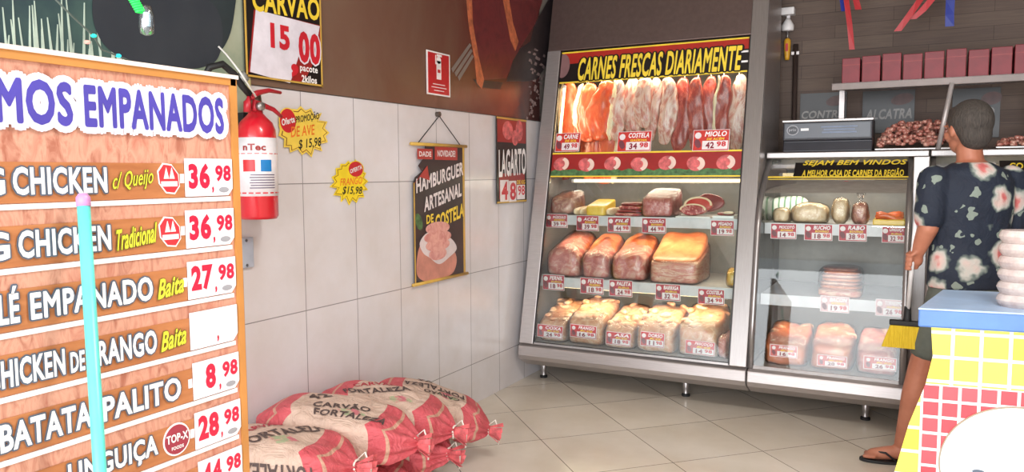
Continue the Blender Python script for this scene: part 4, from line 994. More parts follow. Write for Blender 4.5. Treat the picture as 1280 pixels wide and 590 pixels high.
rows = [[('BIG', -70, 4), ('CHICKEN', 14, 132)], [('BIG', -70, 10), ('CHICKEN', 21, 137)], [('FILÉ', -26, 22), ('EMPANADO', 36, 190)],
        [('CHICKEN', -20, 79), ('DE', 86, 104), ('FRANGO', 110, 195)], [('BATATA', -5, 112), ('PALITO', 126, 225)], [('LINGUIÇA', 82, 196)], []]
ym = [232, 308, 385, 450, 505, 570, 600]
for i, r_ in enumerate(rows):
    z = SEP[i]
    for s_, x0, x1 in r_:
        hh = .040 if s_ != 'DE' else .03
        if s_ in ('FILÉ',): hh = .055
        bt('product_lettering', s_, x0, x1, ym[i], z+.022, z+.022+hh+(.009 if 'Ç' in s_ else .006), M_white, n=.005, bold=.03, outline=M_navy, oo=.05)
for i, (s_, x0, x1) in enumerate([('c/ Queijo', 139, 190), ('Tradicional', 144, 195), ('Baita', 196, 229), ('Baita', 200, 232)]):
    z = SEP[i]; bt('script_lettering', s_, x0, x1, ym[i], z+.024, z+.062, M_scr, n=.005, bold=.02, shear=.35, outline=M_olive, oo=.03, slant=.12)
M_badge = plain('badge_red', (206, 50, 60), .4)
for i, x0, x1 in ((0, 196, 223), (1, 198, 225), (5, 203, 237)):
    z = SEP[i]+.046; a, c = yb(x0, ym[i]-10), yb(x1, ym[i]-10); cu = (a+c)/2; r_ = (c-a)/2; k = 8 if i < 5 else 28; e = M_badge if i < 5 else plain('badge_maroon', (150, 50, 66), .4)
    rr = min(.034, r_*1.0)
    o = MB().ell(BP, cu, z, r_, .033, .002, .003, k, .39 if k == 8 else 0).build('badge', M_white, bd)
    MB().ell(BP, cu, z, r_*.9, .0295, .003, .0038, k, .39 if k == 8 else 0).build('badge_field', e, o)
    if i < 5:
        b = MB(); b.plate(BP, [(cu-r_*.5, z+.0), (cu-r_*.25, z+.022), (cu-r_*.02, z+.0)], .004, .0046); b.build('flame', M_white, o)
        b = MB(); b.plate(BP, [(cu+r_*.02, z+.0), (cu+r_*.25, z+.022), (cu+r_*.5, z+.0)], .004, .0046); b.build('flame', M_white, o)
        MB().rect(BP, cu, z-.010, r_*1.5, .010, .004, .0046).build('badge_band', plain('card_white', (232, 222, 222)), o)
    else:
        text('badge_lettering', 'TOP-X', o, BP, cu, z+.004, r_*1.6, .017, M_white, n=.005, bold=.04); text('badge_lettering', 'FOODS', o, BP, cu, z-.016, r_*.9, .007, M_white, n=.005, bold=.03)
M_bcard = plain('menu_card_white', (238, 232, 240), .45); M_bred = plain('menu_digit_red', (222, 30, 62), .4)
cards = [(230, 295.5, '36', '98', 'reading 36,98 in the cheese chicken row at the top'), (231.5, 296, '36', '98', 'reading 36,98 in the Tradicional row'), (234.5, 298, '27', '98', 'reading 27,98 in the EMPANADO row'),
         (237.5, 301, '', '', 'left blank with one pasted patch'), (241, 302.5, '8', '98', 'reading 8,98 in the PALITO row'), (243.5, 304, '28', '98', 'reading 28,98 beside the round TOP-X badge'), (247, 306, '44', '98', 'lowest on the board, cut by the frame bottom, reading 44,98')]
for i, (x0, x1, a_, c_, lb) in enumerate(cards):
    z0, z1 = SEP[i]+.010, SEP[i]+.086; a, c = yb(x0, ym[i]), yb(x1, ym[i]); c = min(c, BR-.017); w = c-a
    t = thing('price_card', (BX+.003, (a+c)/2, z0), 'white menu price card '+lb, 'price card', 'white price cards down the right of the menu board')
    Q = Plane((BX+.003, 0, 0), (0, 1, 0), (0, 0, 1))
    MB().plate(Q, [(a, z0), (c-.012, z0), (c, z0+.014), (c, z1), (a, z1)], 0, .0016).build('card', M_bcard, t)
    zc = (z0+z1)/2
    if a_:
        wd = .36 if len(a_) == 2 else .2
        text('price_lettering', a_, t, Q, a+w*(.28 if len(a_) == 2 else .36), zc+.003, w*(.44 if len(a_) == 2 else .22), .052, M_bred, n=.0026, bold=.05)
        text('cents_lettering', c_, t, Q, a+w*.79, zc+.008, w*.34, .034, M_bred, n=.0026, bold=.04)
        text('comma', ',', t, Q, a+w*.56, zc-.026, w*.04, .014, M_bred, n=.0026, bold=.05)
        MB().ell(Q, a+w*.8, z0+.012, w*.11, .006, .0018, .0024, 16).build('unit_mark', plain('unit_grey', (150, 150, 156), .5), t)
    else:
        MB().rect(Q, a+w*.77, zc+.004, w*.42, .056, .0018, .0026).build('pasted_patch', plain('pasted_paper', (232, 224, 222), .6), t)
        text('comma', ',', t, Q, a+w*.56, zc-.026, w*.04, .014, M_bred, n=.0026, bold=.05)
    if a_: MB().rect(BP, a-.006, z0+.036, .009, .018, .002, .003).build('currency_tag', M_bcard, bd)

# teal broom handle in front of the board
t = thing('broom_handle', (-1.14, .74, 0), 'thin turquoise handle with a pink tip leaning against the menu board', 'broom')
p0 = at(104.5, 258, X=-1.262); p1 = at(125, 590, X=-1.20); dv = (p1-p0); k = (p0.z-.03)/(-dv.z); pe = p0+dv*k
MB().tube([p0, p0+(pe-p0)*.5, pe], .0105, 16).build('handle', plain('turquoise_plastic', (98, 212, 200), .35), t, smooth=True)
MB().tube([p0-(pe-p0).normalized()*.022, p0-(pe-p0).normalized()*.015, p0], [.007, .0115, .0115], 16).build('tip', plain('pink_plastic', (196, 140, 190), .4), t, smooth=True)
hb = MB(); hb.box((pe.x-.03, pe.y-.14, .075), (pe.x+.03, pe.y+.14, .125)); hb.build('broom_head', plain('turquoise_plastic', (98, 212, 200)), t, bevel=.01)
MB().tube([pe+Vector((0, 0, .05)), pe+(p0-pe).normalized()*.2], [.02, .013], 12).build('socket', plain('turquoise_plastic', (98, 212, 200)), t, smooth=True)
b = MB()
for i in range(20):
    for j in range(4): x = pe.x-.022+.0147*j; y = pe.y-.13+.0137*i; b.tube([(x, y, .08), (x*1+(x-pe.x)*.5, y+(y-pe.y)*.06, 0)], .004, 4)
o = b.build('bristles', plain('bristle_pink', (190, 120, 160), .7), t); tag(o, kind='stuff')

# party lights over the board
t = thing('string_light', (BX-.01, .9, BT+.006), 'clear party lamp glowing green on a cord of tiny coloured lights', 'string light')
LX = -1.31
def lp(x, y): return at(x, y, X=LX)
M_cord = plain('thin_dark_cord', (70, 80, 74), .5)
MB().tube([lp(40, -30), lp(90, 20), lp(117, 45), lp(127, 62), lp(148, 70), lp(175, 82), lp(215, 84)], .0016, 6).build('cord', M_cord, t, smooth=True)
for nm, x, y, m in (('led', 117, 45, emit('teal_glow', (20, 210, 170), 1.0)), ('led', 148, 70, emit('cyan_glow', (20, 190, 210), 1.0)), ('led', 109, 53, emit('pink_glow', (226, 130, 120), .8))):
    q_ = lp(x, y); loaf(MB(), q_-Vector((0, 0, .003)), .010, .010, .007, 2, 0, 0, 1, 3).build(nm, m, t, smooth=True)
coil = [lp(163+ (s_*.24)+5*math.cos(s_*.9), -8+s_*.42) + Vector((.006*math.sin(s_*.9), 0, 0)) for s_ in range(56)]
MB().tube(coil, .0022, 6).build('glowing_coil', emit('green_glow', (30, 200, 70), 1.1), t, smooth=True)
bc = lp(183, 27); MB().lathe(bc-Vector((0, 0, .026)), [(.004, 0), (.012, .004), (.014, .02), (.013, .04), (.009, .055)], 16).build('clear_bulb', glassy('clear_bulb_plastic', (228, 236, 240), .16, .1), t, smooth=True)
MB().lathe(bc-Vector((0, 0, .008)), [(.005, 0), (.006, .01), (.005, .025)], 10).build('filament_core', emit('cold_white_glow', (190, 220, 236), .9), t, smooth=True)

# ---------------------------------------------------------------- charcoal sacks
st = thing('low_metal_stand', (-2.2, 2.5, 0), 'low metal stand with short chrome legs under the charcoal sacks', 'stand')
MB().box((-2.385, 1.55, .085), (-2.02, 3.20, .11)).build('stand_top', M_steel, st, bevel=.004)
for x in (-2.35, -2.055):
    for y in (1.60, 3.14):
        o = MB().lathe((x, y, 0), [(.016, .03), (.016, .085)], 14).build('leg', M_steel2, st, smooth=True)
        MB().lathe((x, y, 0), [(.019, 0), (.019, .034)], 14).build('foot', M_rubber, o, smooth=True)
n = Nodes('printed_kraft_paper'); uv = n.n('ShaderNodeUVMap'); sp = n.n('ShaderNodeSeparateXYZ'); n.l(uv.outputs[0], sp.inputs[0])
ab = n.math('ABSOLUTE', n.math('SUBTRACT', sp.outputs[0], .5)); nz = n.noise(n.coord(), 5, 3)
wob = n.math('MULTIPLY', n.math('SUBTRACT', nz, .5), .03)
isred = n.math('GREATER_THAN', n.math('ADD', ab, wob), .275)
tip = n.math('GREATER_THAN', n.math('ADD', ab, wob), .55)
kraft = n.ramp(n.noise(n.coord(), 30, 4), [(.3, (204, 174, 158)), (.7, (218, 192, 176))])
red = n.ramp(n.noise(n.coord(), 14, 4), [(.3, (196, 76, 86)), (.7, (216, 102, 110))])
# leaf and ember print at the middle of the sack
yd = n.math('ABSOLUTE', n.math('SUBTRACT', sp.outputs[1], .30)); em = n.math('ADD', n.math('MULTIPLY', n.math('ABSOLUTE', n.math('SUBTRACT', sp.outputs[0], .60)), 1.6), n.math('MULTIPLY', yd, 1.1))
patch = n.math('LESS_THAN', n.math('ADD', em, n.math('MULTIPLY', n.noise(n.coord(), 28, 4), .2)), .25)
which = n.ramp(n.noise(n.coord('Object', (1, 1, 1), (3, 1, 2)), 16, 3), [(.44, (168, 178, 142)), (.5, (200, 170, 150)), (.56, (206, 120, 130))])
c1 = n.mix(patch, kraft, which); c2 = n.mix(isred, c1, red); bnd = n.math('MULTIPLY', n.math('GREATER_THAN', n.math('ADD', ab, wob), .415), n.math('LESS_THAN', n.math('ADD', ab, wob), .45)); c3 = n.mix(n.math('MULTIPLY', bnd, .85), c2, (200, 164, 140))
n.set(.62, color=c3); n.bump(n.noise(n.coord(), 11, 5, .6, 1.2), .9, .03)
M_sack = n.m
M_print = plain('charcoal_print_ink', (84, 68, 66), .7); M_print2 = plain('faded_red_ink', (170, 50, 66), .7); M_twine = plain('white_twine', (230, 224, 214), .7)
sack_fns = []
def sack(name_lb, a, b_, w, h, seed, texts, tie=True, roll=0, sagz=.0):
    """sack from wall end a to mouth end b_ (centres); u along, v across"""
    a, b_ = Vector(a), Vector(b_); L = (b_-a).length; ax = (b_-a).normalized(); side_ = Vector((0, 0, 1)).cross(ax).normalized(); up = ax.cross(side_)
    side2 = side_*math.cos(roll)+up*math.sin(roll); up2 = up*math.cos(roll)-side_*math.sin(roll); mid = (a+b_)/2
    off = Vector((seed*3.7, seed*1.3, seed*7.1))
    t = thing('charcoal_sack', Vector((mid.x, mid.y, mid.z-h/2)), name_lb, 'charcoal sack', 'kraft and red charcoal sacks piled by the wall')
    def fn(p, grow=0):
        n_ = 3.4; k = (abs(p.x)**n_+abs(p.y)**n_+abs(p.z)**n_)**(1/n_); u = p/k
        e = abs(u.x)
        wf = 1-.34*max(0, (e-.70)/.30)**1.6; hf = 1-.62*max(0, (e-.55)/.45)**1.4
        if u.x > 0 and tie: wf = 1-.66*max(0, (e-.74)/.26)**1.2
        x, y, z = u.x*L/2, u.y*w/2*wf, u.z*h/2*hf
        y += u.y*abs(u.y)*0
        q_ = Vector((x*5, y*5, z*3))+off
        a_ = .016*noise.noise(q_) + .007*noise.noise(q_*2.7)
        if tie and u.x > .5: a_ += .010*math.sin(math.atan2(u.z, u.y)*9+seed)*(u.x-.5)*2
        cr = .006*abs(noise.noise(q_*3.3))
        nn = Vector((u.x/L, u.y/w, u.z/h)).normalized()
        v = Vector((x, y, z)) + nn*(a_-cr+grow)
        return mid + ax*v.x + side2*v.y + up2*v.z - Vector((0, 0, sagz*(u.x if u.x > 0 else 0)**2))
    uvs = {}
    def rec(p):
        r_ = fn(p); k = max(abs(p.x), abs(p.y), abs(p.z)); uvs[tuple(round(c, 5) for c in r_)] = ((p.x+1)/2, (p.y+1)/2); return r_
    mb = MB(); mb.blob(rec, 25)
    ul = mb.b.loops.layers.uv.new('UVMap')
    for f_ in mb.b.faces:
        for l_ in f_.loops: l_[ul].uv = uvs.get(tuple(round(c, 5) for c in l_.vert.co), (.5, .5))
    mb.build('sack_body', M_sack, t, smooth=True, sub=1)
    if tie:
        e = mid+ax*(L/2-.01)-Vector((0, 0, sagz))
        b = MB()
        for k in range(10):
            an = 2*PI*k/10; r1 = .040+.01*(k % 2); b.prism([e+side2*(.018*math.cos(an-.25))+up2*(.018*math.sin(an-.25)), e+side2*(.018*math.cos(an+.25))+up2*(.018*math.sin(an+.25)), e+ax*.065+side2*(r1*math.cos(an+.3))+up2*(r1*math.sin(an+.3)), e+ax*.06+side2*(r1*math.cos(an-.3))+up2*(r1*math.sin(an-.3))], ax*.003+up2*.002)
        b.build('gathered_mouth', plain('red_mouth', (206, 96, 100), .7, var=.2, scale=30), t, smooth=False)
        ring = [e+side2*(.027*math.cos(s_))+up2*(.027*math.sin(s_))+ax*(.004*math.sin(2*s_)) for s_ in [2*PI*i/18 for i in range(19)]]
        tw = MB().tube(ring, .0042, 6, False); tw.tube([ring[4], ring[4]+ax*.03+Vector((0, 0, .03)), ring[4]+ax*.05-Vector((0, 0, .03)), ring[4]+ax*.045-Vector((0, 0, .09))], .0036, 6); tw.build('twine', M_twine, t, smooth=True)
    def lay(face):
        def W(u, v, n_):                      # u,v in -1..1 across the face
            if face == 'top': return fn(Vector((u, v, 1)), n_)
            if face == 'front': return fn(Vector((u, -1, v)), n_)
            if face == 'end': return fn(Vector((1, u, v)), n_)
        return W
    for s_, face, cu, cv, ww, hh, rt, m in texts:
        ww, hh = ww*1.2, hh*1.25; vs, fs = text_geo(s_, .028, 0); x0 = min(v.x for v in vs); x1 = max(v.x for v in vs); y0 = min(v.y for v in vs); y1 = max(v.y for v in vs)
        mb = MB(); W_ = lay(face); asp = (L/2)/(w/2 if face == 'top' else h/2)
        bm2 = mb.b; bv = [bm2.verts.new(((v.x-(x0+x1)/2)/(x1-x0)*ww, (v.y-(y0+y1)/2)/(y1-y0)*hh, 0)) for v in vs]
        for f_ in fs:
            try: bm2.faces.new([bv[i] for i in f_])
            except ValueError: pass
        for _ in range(2):
            es = [e_ for e_ in bm2.edges if e_.calc_length() > .018]
            if es: bmesh.ops.subdivide_edges(bm2, edges=es, cuts=1)
            bmesh.ops.triangulate(bm2, faces=[f_ for f_ in bm2.faces if len(f_.verts) > 3])
        for v in bm2.verts:
            a_, c_ = v.co.x, v.co.y; a_, c_ = a_*math.cos(rt)-c_*math.sin(rt), a_*math.sin(rt)+c_*math.cos(rt)
            uu = cu + a_/(L/2); vv = cv + c_/((w if face == 'top' else h)/2)
            v.co = W_(uu, vv, .0035)
        mb.build('printed_lettering', m, t)
    return t
T = 'top'
# lower layer, then upper layer (wall end, mouth end)
sack('lower charcoal sack at the near end, its red mouth pushed under the others', (-2.33, 1.95, .20), (-1.80, 2.06, .16), .34, .17, 1, [])
sack('lower charcoal sack in the middle of the pile, red side out, half covered', (-2.33, 2.30, .20), (-1.76, 2.46, .17), .36, .17, 2, [('CARVÃO', 'end', 0, 0, .12, .04, 0, M_print2)])
sack('lower charcoal sack at the far end, its twine-tied mouth beside the chrome leg', (-2.33, 2.66, .20), (-1.80, 2.80, .185), .34, .17, 3, [])
sack('top charcoal sack nearest the menu board, FORTALEZA printed across it', (-2.33, 1.88, .40), (-1.76, 2.13, .385), .34, .20, 4,
     [('FORTALEZA', T, .12, .05, .30, .055, .9, M_print), ('CARVÃO', 'front', .2, -.45, .20, .045, PI, M_print), ('FORTALEZA', 'front', .2, .15, .24, .05, PI, M_print), ('CARVÃO', T, -.25, .3, .16, .04, .9, M_print2)], sagz=.02)
sack('top charcoal sack with CARVÃO on its crest, second from the menu board', (-2.35, 2.24, .435), (-1.74, 2.47, .37), .335, .20, 5,
     [('CARVÃO', T, .05, -.15, .19, .05, .25, M_print), ('FORTALEZA', T, .25, -.62, .26, .045, .1, M_print), ('42', T, -.35, .35, .08, .05, .9, M_print)], sagz=.02)
sack('top charcoal sack in the middle with faded green and pink leaf print', (-2.35, 2.58, .425), (-1.77, 2.80, .32), .335, .195, 6,
     [('FORTALEZA', T, -.2, -.1, .26, .05, .5, M_print), ('CARVÃO', T, -.28, .4, .18, .035, .5, M_print2)], sagz=.03)
sack('charcoal sack at the far end of the pile, drooping over its end, FORTALEZA upside down', (-2.33, 2.92, .365), (-1.84, 3.22, .21), .34, .19, 7,
     [('FORTALEZA', T, -.02, -.05, .26, .055, PI+.05, M_print), ('CARVÃO', T, .12, -.5, .15, .035, PI+.05, M_print), ('VA', T, -.2, .5, .07, .04, PI+.05, M_print)], sagz=.05)
# ---------------------------------------------------------------- above the low cases
sh = thing('overhead_shelf', (.3, 5.2, 1.535), 'steel shelf above the low cases carrying the red cartons', 'shelf')
M_rail = plain('dull_grey_rail', (124, 112, 108), .45, .2)
MB().box((-.50, 4.99, 1.895), (1.3, 5.01, 1.935)).build('front_rail', M_rail, sh, bevel=.003)
MB().box((-.50, 5.01, 1.925), (1.3, 5.40, 1.937)).build('shelf', M_steel, sh)
a, b_ = at(1190, 104, Y=5.0), at(1172, 197, Y=5.0)
MB().tube([(a.x, 4.985, a.z), (b_.x, 4.985, 1.537)], .013, 12).build('front_brace', plain('pale_grey_tube', (186, 178, 176), .35, .3), sh, smooth=True)
for x in (-.49, .55, 1.25): MB().box((x, 5.36, 1.537), (x+.03, 5.39, 1.925)).build('rear_post', M_steel, sh)
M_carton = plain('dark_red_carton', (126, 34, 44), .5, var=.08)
for i in range(9):
    x = -.452+i*.1085; hh = .150+.006*((i*7) % 3)
    t = thing('red_carton', (x+.049, 5.12, 1.937), ('leftmost', 'second', 'third', 'fourth', 'middle', 'sixth', 'seventh', 'eighth', 'rightmost')[i]+' of the nine dark red cartons lined up on the overhead shelf', 'carton', 'red cartons on the overhead shelf')
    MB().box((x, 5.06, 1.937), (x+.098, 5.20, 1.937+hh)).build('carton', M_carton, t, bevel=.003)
    MB().box((x, 5.059, 1.937+hh*.72), (x+.098, 5.0605, 1.937+hh*.74)).build('lid_seam', M_dred, t)
# scale
sc = thing('digital_scale', (-.52, 5.07, 1.537), 'black digital counter scale display standing on the low case worktop', 'scale')
SP_ = frontP(4.955)
M_sblack = plain('charcoal_plastic', (44, 44, 52), .4)
MB().prism([(-.765, 4.965, 1.537), (-.765, 4.985, 1.60), (-.765, 4.955, 1.605), (-.765, 4.965, 1.715), (-.765, 5.20, 1.725), (-.765, 5.22, 1.537)], (.495, 0, 0)).build('housing', M_sblack, sc, bevel=.006)
MB().box((-.77, 4.953, 1.712), (-.265, 4.985, 1.727)).build('chrome_edge', M_steel2, sc, bevel=.003)
SPf = Plane((0, 4.9535, 0), (1, 0, 0), (0, .09, 1))
def spx(x, y): return frontP(4.955).px(x, y)
SQ = frontP(4.952)
MB().rect(SQ, -.517, 1.66, .47, .085, -.010, -.0005).build('display_panel', plain('panel_slate', (58, 60, 70), .3), sc)
u, v = spx(991, 163); o = MB().ell(SQ, u, v, .034, .030, 0, .001, 24).build('logo_ring', plain('logo_grey', (150, 150, 156), .4), sc)
MB().ell(SQ, u, v, .029, .025, .001, .0016, 24).build('logo_field', M_sblack, o)
text('logo_lettering', 'prix', o, SQ, u, v, .044, .022, plain('logo_grey', (150, 150, 156)), n=.0022, bold=.02)
u, v = spx(1006, 162); MB().rect(SQ, u, v, .045, .014, 0, .001).build('sticker', M_white, sc)
M_leg = plain('legend_blue_grey', (110, 122, 146), .5)
for k, (y, w_) in enumerate(((158, .2), (161.5, .17), (165, .19))):
    u, v = spx(1049, y); MB().rect(SQ, u, v, w_, .009, 0, .001).build('legend_line', M_leg, sc)
# meat mounds
M_chop = meat_mat('chopped_meat', [(.3, (130, 66, 58)), (.48, (176, 108, 96)), (.6, (214, 168, 150)), (.8, (150, 80, 70))], 26, 2)
def mound(x0, x1, lb, nn, h, sd):
    t = thing('meat_tray', ((x0+x1)/2, 5.14, 1.536), lb, 'meat tray')
    MB().box((x0, 4.99, 1.5365), (x1, 5.30, 1.550)).build('tray', M_steel2, t, bevel=.004)
    r_ = random.Random(sd); mb = MB()
    for k in range(nn):
        x = r_.uniform(x0+.02, x1-.02); y = r_.uniform(5.015, 5.28); fx = 1-abs((x-(x0+x1)/2)/((x1-x0)/2))**4; fy = min(1, (y-4.98)/.12)
        z = 1.552 + h*fx*fy*r_.uniform(.25, 1)
        s = r_.uniform(.022, .036)
        loaf(mb, (x, y, z-s*.3), s, s*.9, s*.75, 3, .004, 1.5, k, 2, r_.uniform(0, 3), flat=False)
    o = mb.build('chopped_meat', M_chop, t, smooth=True); tag(o, 'heap of small pinkish brown meat pieces', kind='stuff')
mound(-.26, .22, 'steel tray heaped with chopped meat beside the black scale', 420, .155, 5)
mound(.34, .80, 'low tray of pale chopped meat on the far right worktop', 160, .05, 6)
# placards on the back wall
WB = frontP(5.585)
M_pl = plain('dull_black_board', (38, 36, 38), .4); M_plt = plain('dim_grey_lettering', (150, 146, 144), .5)
for (xl, yt, xr, yb2, s_, ta, lb, k) in ((1000, 116, 1058, 164, 'CONTRA', (1002, 138, 1056, 148), 'dark meat placard reading CONTRA on the plank wall', 1), (1078, 113, 1143, 166, 'ALCATRA', (1082, 136, 1140, 149), 'dark meat placard reading ALCATRA on the plank wall', 2), (1190, 110, 1250, 172, 'COXÃO', (1192, 132, 1243, 147), 'dark meat placard reading COXÃO on the plank wall', 3)):
    cu, cv, w, h = WB.box(xl, yt, xr, yb2); t = thing('meat_placard', (cu, 5.59, cv-h/2), lb, 'sign', 'meat placards on the plank wall')
    MB().rect(WB, cu, cv, w, h, -.014, 0).build('board', M_pl, t)
    MB().ell(WB, cu+.08, cv+h*.28, w*.22, h*.13, .0005, .0015, 18, .2).build('printed_cut', plain('dim_cut_print', (84, 58, 56), .5, var=.2, scale=20), t)
    ptext('product_lettering', s_, t, WB, *ta, M_plt, n=.003, bold=.03, shear=.2)
# pipe and hanging tool on the back wall
t = thing('vertical_pipe', (-.88, 5.56, 1.0), 'dark metal pipe running up the plank wall behind the cases', 'pipe')
MB().tube([(-.79, 5.57, .6), (-.79, 5.57, 2.27)], .017, 12).build('pipe', plain('dark_bronze_metal', (84, 70, 66), .4, .6), t, smooth=True)
for z in (.9, 1.6, 2.2): MB().box((-.815, 5.555, z), (-.765, 5.60, z+.02)).build('pipe_clamp', M_steel, t)
tp = at(985, 22, Y=5.56)
t = thing('yellow_handled_tool', at(985, 75, Y=5.56), 'yellow-handled tool hanging under a white holder high on the plank wall', 'tool')
x_ = tp.x; z1 = at(985, 75, Y=5.56).z; z2 = at(985, 48, Y=5.56).z; z3 = at(985, 38, Y=5.56).z
MB().lathe((x_, 5.56, z1), [(.014, 0), (.017, .02), (.022, .09), (.022, z2-z1-.015), (.013, z2-z1)], 14).build('handle', plain('amber_yellow_plastic', (226, 166, 46), .4), t, smooth=True)
MB().rect(frontP(5.536), x_, (z1+z2)/2+.01, .016, .05, 0, .002).build('red_mark', M_red, t)
MB().tube([(x_, 5.56, z2-.01), (x_, 5.56, z3)], .006, 8).build('shaft', M_steel2, t, smooth=True)
zb = at(985, 10, Y=5.56).z; zd = at(985, 23, Y=5.56).z
o = thing('tool_holder', (x_, 5.56, z3), 'white two-piece holder with dome fixed to the plank wall', 'holder')
zm = at(985, 19, Y=5.56).z
MB().lathe((x_, 5.56, z3-.004), [(.036, 0), (.040, .008), (.040, .035), (.030, .055), (.012, zd-z3+.004)], 20).build('dome', M_white, o, smooth=True)
MB().box((x_-.042, 5.53, zm), (x_+.042, 5.60, zb)).build('block', M_white, o, bevel=.004)
MB().box((x_-.01, 5.575, z3), (x_+.01, 5.60, zm+.01)).build('back_strip', M_white, o)
# festive ribbons
def ribbon(pts, w, m, lb, Y=5.2):
    P_ = [at(x, y, Y=Y) for x, y in pts]; top = P_[0]+(P_[0]-P_[1])*((2.995-P_[0].z)/(P_[0].z-P_[1].z)); P_ = [top]+P_
    t = thing('hanging_ribbon', P_[-1], lb, 'ribbon', 'festive ribbons hanging from the ceiling')
    MB().sheet([[p+Vector((-w/2, .006*math.sin(i*2), 0)), p+Vector((w/2, -.006*math.sin(i*2), 0))] for i, p in enumerate(P_)]).build('ribbon', m, t, solid=.002)
M_rb = plain('red_ribbon', (176, 40, 46), .5); M_bb = plain('blue_ribbon', (34, 50, 140), .5); M_pb = plain('coral_ribbon', (196, 60, 66), .5)
ribbon([(1058, 0), (1062, 30), (1065, 62)], .03, M_rb, 'long narrow red ribbon ending just above the cartons')
ribbon([(1052, 0), (1054, 14)], .022, M_bb, 'short blue ribbon directly left of the long red one', 5.23)
ribbon([(1070, 0), (1073, 12)], .035, M_rb, 'short red ribbon directly right of the long one', 5.23)
ribbon([(1150, 0), (1136, 20), (1122, 39)], .04, M_rb, 'red ribbon slanting down to the left in the top right')
ribbon([(1164, 0), (1152, 14), (1140, 24)], .045, M_pb, 'coral ribbon slanting beside the red slanted one', 5.26)
ribbon([(1188, 0), (1187, 18), (1187, 33)], .045, M_bb, 'wide straight blue ribbon in the top right')

# ---------------------------------------------------------------- the person at the cases
pr = thing('person', (.16, 4.1, 0), 'person in dark floral shirt standing at the low cases, back turned, holding a yellow broom', 'person')
fd = Vector((-.55, .835, 0)).normalized(); rd = Vector((fd.y, -fd.x, 0)); PC = Vector((.195, 4.1, 0))
def pp(r_, f_, z): return PC+rd*r_+fd*f_+Vector((0, 0, z))
def loft(mb, rings, k=20):
    R_ = [[mb.b.verts.new(c+rd*(a*math.cos(2*PI*j/k))+fd*(b_*math.sin(2*PI*j/k))) for j in range(k)] for c, a, b_ in rings]
    for i in range(len(R_)-1):
        for j in range(k): mb.b.faces.new((R_[i][j], R_[i][(j+1) % k], R_[i+1][(j+1) % k], R_[i+1][j]))
    mb.b.faces.new(R_[0][::-1]); mb.b.faces.new(R_[-1])
def limb(mb, pts, rs):
    for i in range(len(pts)-1):
        mb.tube([pts[i], pts[i+1]], [rs[i], rs[i+1]], 14)
    for p, r_ in zip(pts, rs): bmesh.ops.create_icosphere(mb.b, subdivisions=2, radius=r_, matrix=Matrix.Translation(p))
def fleshy(mb, name, m, par, vox=.007, it=6):
    o = mb.build(name, m, par, smooth=True); d = o.modifiers.new('remesh', 'REMESH'); d.mode = 'VOXEL'; d.voxel_size = vox; d.use_smooth_shade = True
    s_ = o.modifiers.new('smooth', 'SMOOTH'); s_.factor = .5; s_.iterations = it; return o
n = Nodes('warm_brown_skin'); M_skin = n.set(.5, color=n.ramp(n.noise(n.coord(), 9, 3), [(.3, (164, 100, 76)), (.7, (184, 120, 94))]))
body = MB()
loft(body, [(pp(0, 0, .86), .155, .11), (pp(0, 0, .95), .165, .115), (pp(0, .01, 1.08), .145, .105), (pp(0, 0, 1.25), .165, .11), (pp(0, 0, 1.36), .17, .10), (pp(0, 0, 1.42), .12, .075), (pp(0, .01, 1.46), .062, .06)])
limb(body, [pp(0, .01, 1.42), pp(0, .03, 1.52)], [.058, .054])
hc = pp(0, .045, 1.605)
hm = Matrix.Translation(hc) @ Matrix(((rd.x, fd.x, 0, 0), (rd.y, fd.y, 0, 0), (0, 0, 1, 0), (0, 0, 0, 1)))
def ball(mb, c, r_, s_): bmesh.ops.create_icosphere(mb.b, subdivisions=3, radius=r_, matrix=hm @ Matrix.Translation(c) @ Matrix.Diagonal((*s_, 1)))
ball(body, (0, -.005, .02), .1, (.78, .96, .98)); ball(body, (0, .035, -.055), .065, (.82, .9, .9))        # skull, jaw
ball(body, (0, .098, -.012), .016, (.75, 1.2, 1.5)); ball(body, (0, .10, -.025), .014, (1.1, 1, .8))          # nose
ball(body, (0, .088, -.058), .018, (1.5, .6, .5)); ball(body, (0, .085, .02), .03, (2.1, .5, .35))              # lips, brow
for s_ in (-1, 1): ball(body, (s_*.079, -.005, -.005), .022, (.45, .8, 1.4)); ball(body, (s_*.04, .068, -.025), .03, (.8, .8, .8))
LSh, LEl, LWr = pp(-.185, 0, 1.385), pp(-.215, -.02, 1.165), Vector((-.020, 4.015, 1.03))
RSh, REl, RWr = pp(.185, 0, 1.385), pp(.225, .03, 1.12), pp(.15, .24, 1.08)
limb(body, [LSh, LEl, LWr], [.055, .045, .03]); limb(body, [RSh, REl, RWr], [.055, .045, .03])
LH, RH = pp(-.088, 0, .88), pp(.088, 0, .88)
LKn, LAn = Vector((.015, 4.06, .48)), Vector((-.052, 4.13, .09)); RKn, RAn = pp(.10, .03, .48), pp(.11, 0, .09)
for H_, K_, A_ in ((LH, LKn, LAn), (RH, RKn, RAn)):
    limb(body, [H_, K_, K_.lerp(A_, .3)+Vector((.0, -.012, 0)), A_], [.082, .055, .056, .034])
def foot(A_, d_):
    d_ = Vector(d_).normalized(); s_ = Vector((0, 0, 1)).cross(d_)
    limb(body, [A_-d_*.03-Vector((0, 0, .035)), A_+d_*.06-Vector((0, 0, .045)), A_+d_*.13-Vector((0, 0, .055))], [.034, .034, .028])
    for i in range(5):
        b0 = A_+d_*.13+s_*(.032-.016*i)-Vector((0, 0, .058)); limb(body, [b0, b0+d_*(.045-.005*i)], [.0125 if i == 0 else .010, .010 if i == 0 else .008])
foot(LAn, (-.85, -.25, 0)); foot(RAn, fd)
